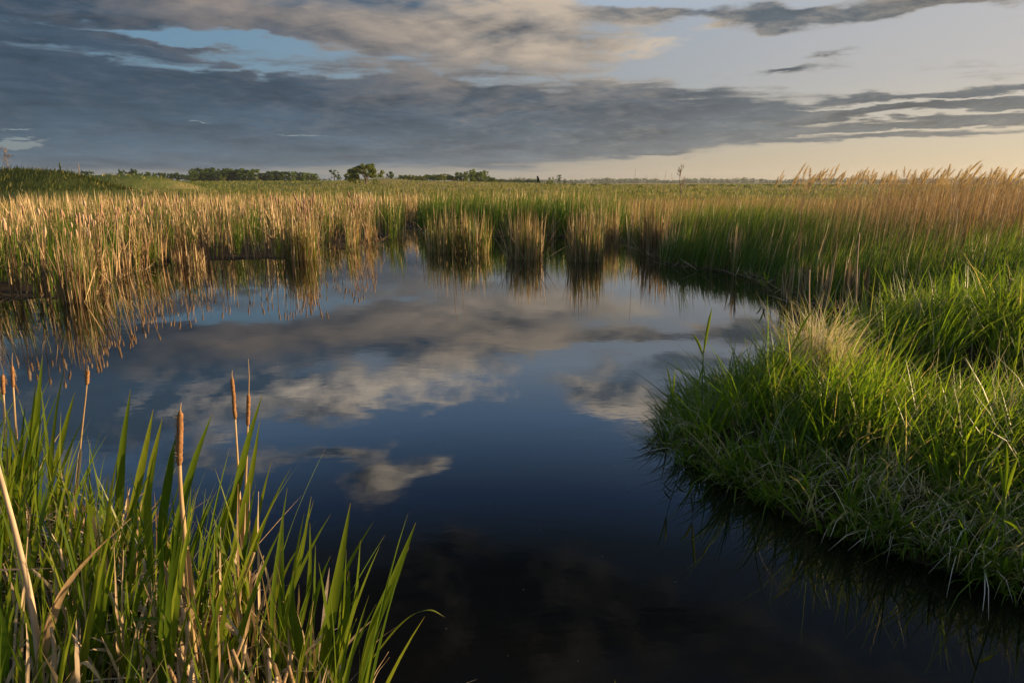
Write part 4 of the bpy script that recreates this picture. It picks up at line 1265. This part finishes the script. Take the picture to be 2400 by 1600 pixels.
def blob_field(bl):
    acc = None
    for (u, v, ru, rv, w) in bl:
        def ae(u, v):
            d = ray(u, v).normalized()
            return math.atan2(d.x, d.y), math.asin(d.z)
        a0, e0 = ae(u, v); a1, _ = ae(u + ru, v); _, e1 = ae(u, v + rv)
        ka = 1 / max(abs(a1 - a0), 1e-4); ke = 1 / max(abs(e1 - e0), 1e-4)
        if v > 415: e0 = -e0                     # seen mirrored in the pond: the sky above the frame
        q = n.vm('MULTIPLY_ADD', AEW, (ka, ke, 0), (-a0 * ka, -e0 * ke, 0))
        d2 = n.vm('DOT_PRODUCT', q, q, out=1)
        g = n.m('POWER', .3679, d2)
        acc = n.m('MULTIPLY_ADD', g, w, acc if acc is not None else 0.0)
    return acc


zz = n.m('ADD', n.m('MAXIMUM', Z, 0), .10)
pl = n.node('ShaderNodeCombineXYZ', 0, None, X=n.m('DIVIDE', X, zz), Y=n.m('DIVIDE', Y_, zz), Z=0.0)
wv = n.noise(pl, .55, 3, .5, 0, 1)
# jitter the layout so that no cloud has a smooth outline
jit = n.vm('MULTIPLY', n.vm('SUBTRACT', n.noise(pl, 1.1, 5, .6, 0, 1), (.5, .5, .5)), (.30, .15, 0))
jz = n.m('MULTIPLY_ADD', el, 2.6, .16, clamp=True)
AEW = n.vm('ADD', AE, n.vm('MULTIPLY', jit, n.node('ShaderNodeCombineXYZ', 0, None, X=jz, Y=jz, Z=0.0)))
CLOUDS = [
    (300, 352, 900, 36, 1.0), (950, 335, 600, 30, .8), (1350, 345, 260, 12, .35), (2150, 229, 330, 4, -.55), (2200, 262, 330, 4, -.55), (2050, 300, 260, 3, -.5), (1900, 335, 900, 10, -.4), (1300, 225, 180, 10, .5), (200, 238, 170, 7, -.5), (800, 205, 260, 6, -.35), (500, 150, 300, 6, -.35), (150, 200, 1100, 75, .8), (500, 290, 1100, 70, 1.1), (-300, 120, 700, 120, .6), (950, 240, 420, 60, .6), (1150, 330, 380, 40, .45),
    (120, 60, 260, 28, .7), (300, 20, 300, 14, .4), (480, 95, 200, 8, .4), (250, 105, 260, 9, .45), (420, 35, 160, 16, .5), (1000, 70, 330, 75, .85), (1180, 130, 160, 30, .45),
    (1480, 42, 150, 22, .8), (1800, 25, 300, 26, .95), (2150, 16, 220, 24, .95), (2420, 5, 200, 20, .5),
    (1820, 152, 90, 12, .85), (1950, 116, 110, 9, .5), (1420, 186, 110, 15, .75), (1500, 215, 160, 14, .5),
    (2200, 212, 330, 11, .85), (2120, 245, 330, 12, .9), (2100, 285, 330, 11, .9), (2100, 312, 280, 8, .75), (2400, 250, 260, 40, .4),
    (1650, 262, 260, 30, .9), (1350, 300, 350, 50, .7), (1750, 305, 150, 8, .35),
    (600, 75, 260, 16, -.36), (640, 100, 120, 9, -.3), (300, 62, 200, 6, -.35), (200, 90, 160, 5, -.3), (1600, 120, 300, 50, -.4), (700, 310, 80, 4, -2.2), (40, 328, 80, 5, -2.2), (20, 298, 40, 3, -1.6), (470, 284, 60, 3, -1.5), (1150, 362, 330, 7, -.6), (1900, 360, 700, 22, -.6),
    # overhead part of the sky, seen in the pond
    (1000, 760, 330, 60, .9), (500, 800, 420, 60, .8), (350, 900, 330, 90, .95), (1000, 850, 160, 60, .8), (740, 920, 120, 36, .7),
    (880, 1075, 130, 75, .85), (1000, 1040, 50, 40, .6), (1420, 930, 150, 70, .8), (1500, 1010, 170, 90, .6), (730, 1030, 110, 26, .45),
    (200, 1000, 400, 150, .6), (900, 1420, 1400, 150, .95), (1550, 840, 160, 40, .5), (1400, 690, 220, 40, .55),
    (1150, 960, 260, 45, -.8), (1270, 1090, 260, 90, -.9), (640, 722, 220, 14, -.5), (1480, 790, 130, 22, -.6), (700, 985, 110, 16, -.5)]
Fd = blob_field(CLOUDS)
LIT = [(740, 915, 150, 30, .8), (880, 1075, 90, 70, .75), (1000, 1045, 60, 50, .6), (1000, 855, 130, 45, 1.0), (1220, 790, 150, 24, 1.2), (1390, 970, 120, 28, 1.0), (990, 900, 60, 20, .8), (1440, 690, 200, 40, .6),
       (1540, 735, 160, 30, .6), (1050, 690, 300, 25, .5), (1260, 140, 160, 30, .22), (1320, 60, 70, 25, .3), (2270, 35, 100, 14, .5), (1850, 135, 70, 8, .4), (1000, 735, 420, 50, .75), (650, 790, 300, 40, .5), (1100, 900, 160, 14, .5), (1100, 640, 300, 50, .4)]
Bl = blob_field(LIT)
sund = Vector((math.sin(SUN_AZ), math.cos(SUN_AZ), 0)) * .16
nf = n.noise(pl, 4.6, 6, .62, .4)
n1 = n.noise(pl, 1.25, 9, .58, .25)
n2 = n.noise(n.vm('ADD', pl, tuple(sund)), 1.25, 9, .58, .25)
fine = n.noise(n.vm('MULTIPLY', AE, (4, 85, 1)), 1.0, 7, .62)
amp = n.sstep(el, .03, .22)
nz = n.m('ADD', n.m('MULTIPLY', n.m('SUBTRACT', nf, .5), n.m('MULTIPLY_ADD', amp, .95, .45)), n.m('MULTIPLY', n.m('SUBTRACT', n1, .5), n.m('MULTIPLY_ADD', amp, 1.5, .6)))
nz = n.m('ADD', nz, n.m('MULTIPLY', n.m('SUBTRACT', fine, .5), n.m('MULTIPLY_ADD', amp, -1.5, 1.65)))
dens = n.m('ADD', Fd, nz)
a2 = n.sstep(el, .2, .3)
cov = n.sstep(dens, n.m('MULTIPLY_ADD', a2, .02, .14), n.m('MULTIPLY_ADD', a2, .02, .70))
nf2 = n.noise(n.vm('ADD', pl, tuple(sund * .35)), 4.6, 6, .62, .4)
lit = n.m('MULTIPLY', n.m('ADD', n.m('SUBTRACT', n1, n2), n.m('MULTIPLY', n.m('SUBTRACT', nf, nf2), .75)), n.m('MULTIPLY_ADD', n.sstep(el, .14, .32), 2.3, .5))
# sun-side weight 0 (left) .. 1 (towards the sun)
sw = n.sstep(az, -.62, .78)
sky = n.node('ShaderNodeTexSky', 0, dict(sky_type='NISHITA', sun_disc=False, sun_elevation=SUN_EL, sun_rotation=SUN_AZ, altitude=200, air_density=1.0, dust_density=1.2, ozone_density=1.5))
K = 1 / 0.08 / 2.15


def k3(*c): return tuple(x * K for x in c)


er = n.m('DIVIDE', n.m('MAXIMUM', el, 0), .8)


def eramp(st):
    nd = n.n.new('ShaderNodeValToRGB'); e = nd.color_ramp.elements
    while len(e) < len(st): e.new(.5)
    for q, (p_, c_) in zip(e, st): q.position = p_ / .8; q.color = c_ + (1,)
    n.l.new(er, nd.inputs[0]); return nd.outputs[0]


skl = eramp([(0, (.135, .18, .225)), (.05, (.14, .20, .26)), (.10, (.12, .23, .33)), (.20, (.11, .25, .39)), (.26, (.30, .48, .70)), (.34, (.22, .42, .74)), (.45, (.058, .13, .30)), (.51, (.03, .048, .075)), (.72, (.015, .02, .03)), (.8, (.30, .42, .62))])
skr = eramp([(0, (.66, .51, .33)), (.06, (.60, .50, .39)), (.13, (.52, .46, .43)), (.21, (.50, .47, .47)), (.26, (.60, .64, .72)), (.34, (.30, .48, .78)), (.45, (.058, .13, .30)), (.51, (.03, .048, .075)), (.72, (.015, .02, .03)), (.8, (.36, .45, .60))])
air = n.vm('SCALE', n.mix(sw, skl, skr)); air.node.inputs[3].default_value = K
base = n.mix(.84, sky, air)
low = n.sstep(el, .13, .0)
st2 = n.noise(n.vm('MULTIPLY', AEW, (5, 42, 1)), 1.0, 6, .6)
mott = n.m('ADD', n.m('MULTIPLY_ADD', n1, .7, n.m('MULTIPLY', n.m('SUBTRACT', st2, .5), n.m('MULTIPLY_ADD', a2, -1.3, 1.5))), n.m('MULTIPLY_ADD', nf, .4, .4))
mott = n.m('MULTIPLY', mott, n.m('MULTIPLY_ADD', n.m('MULTIPLY', n.sstep(el, .42, .52), n.sstep(el, .80, .74)), -.8, n.m('MULTIPLY_ADD', n.sstep(el, .74, .85), 3.0, n.m('MULTIPLY_ADD', n.m('MULTIPLY', n.sstep(el, .20, .27), n.sstep(el, .44, .36)), 1.4, 1))))
cs = n.m('POWER', sw, 1.5)
cdark = n.mix(cs, k3(.046, .080, .124), k3(.118, .140, .158))
clow = n.mix(cs, k3(.085, .14, .195), k3(.30, .29, .26))
cd = n.vm('SCALE', n.mix(low, cdark, clow)); n.l.new(mott, cd.node.inputs[3])
hi = n.sstep(el, .225, .29)
clit = n.mix(hi, n.mix(sw, k3(.26, .22, .20), k3(.85, .70, .52)), k3(1.35, 1.15, .92))
thin = n.m('MULTIPLY', n.sstep(dens, .75, .30), .22)
lf = n.m('ADD', n.m('ADD', n.m('MULTIPLY', Bl, n.m('MULTIPLY_ADD', n1, 2.6, n.m('MULTIPLY_ADD', a2, .1, -.55))), lit), thin, clamp=True)
lf = n.m('MULTIPLY', lf, n.m('MULTIPLY_ADD', n.sstep(el, .42, .52), -.85, 1))
cloud = n.mix(lf, cd, clit)
allc = n.mix(n.m('MULTIPLY', cov, .96), base, cloud)
bg = n.node('ShaderNodeBackground', 0, None, Color=allc, Strength=0.08)
n.node('ShaderNodeOutputWorld', None, None, Surface=bg)
W.cycles.sampling_method = 'MANUAL'; W.cycles.sample_map_resolution = 512

sl = bpy.data.lights.new('sun', 'SUN'); so = bpy.data.objects.new('sun', sl); COL.objects.link(so)
sl.energy = 5.0; sl.angle = rad(.6); sl.color = (1.0, .70, .38)
so.rotation_euler = SUN_V.to_track_quat('Z', 'Y').to_euler(); so.location = (20, 0, 20)

cam = bpy.data.cameras.new('camera'); co = bpy.data.objects.new('camera', cam); COL.objects.link(co)
cam.sensor_fit = 'HORIZONTAL'; cam.sensor_width = 36; cam.lens = 24; cam.clip_start = .05; cam.clip_end = 30000
co.location = (0, 0, H); co.rotation_euler = (math.pi / 2 - PITCH, 0, 0)
SC.camera = co
SC.view_settings.view_transform = 'Standard'; SC.view_settings.look = 'None'; SC.view_settings.exposure = 1.1; SC.view_settings.gamma = 1
c = SC.cycles
c.use_denoising = True
try: c.denoiser = 'OPENIMAGEDENOISE'; c.denoising_prefilter = 'ACCURATE'
except Exception: pass
c.max_bounces = 7; c.diffuse_bounces = 3; c.glossy_bounces = 3; c.transmission_bounces = 4; c.caustics_reflective = False; c.caustics_refractive = False
c.sample_clamp_indirect = 6
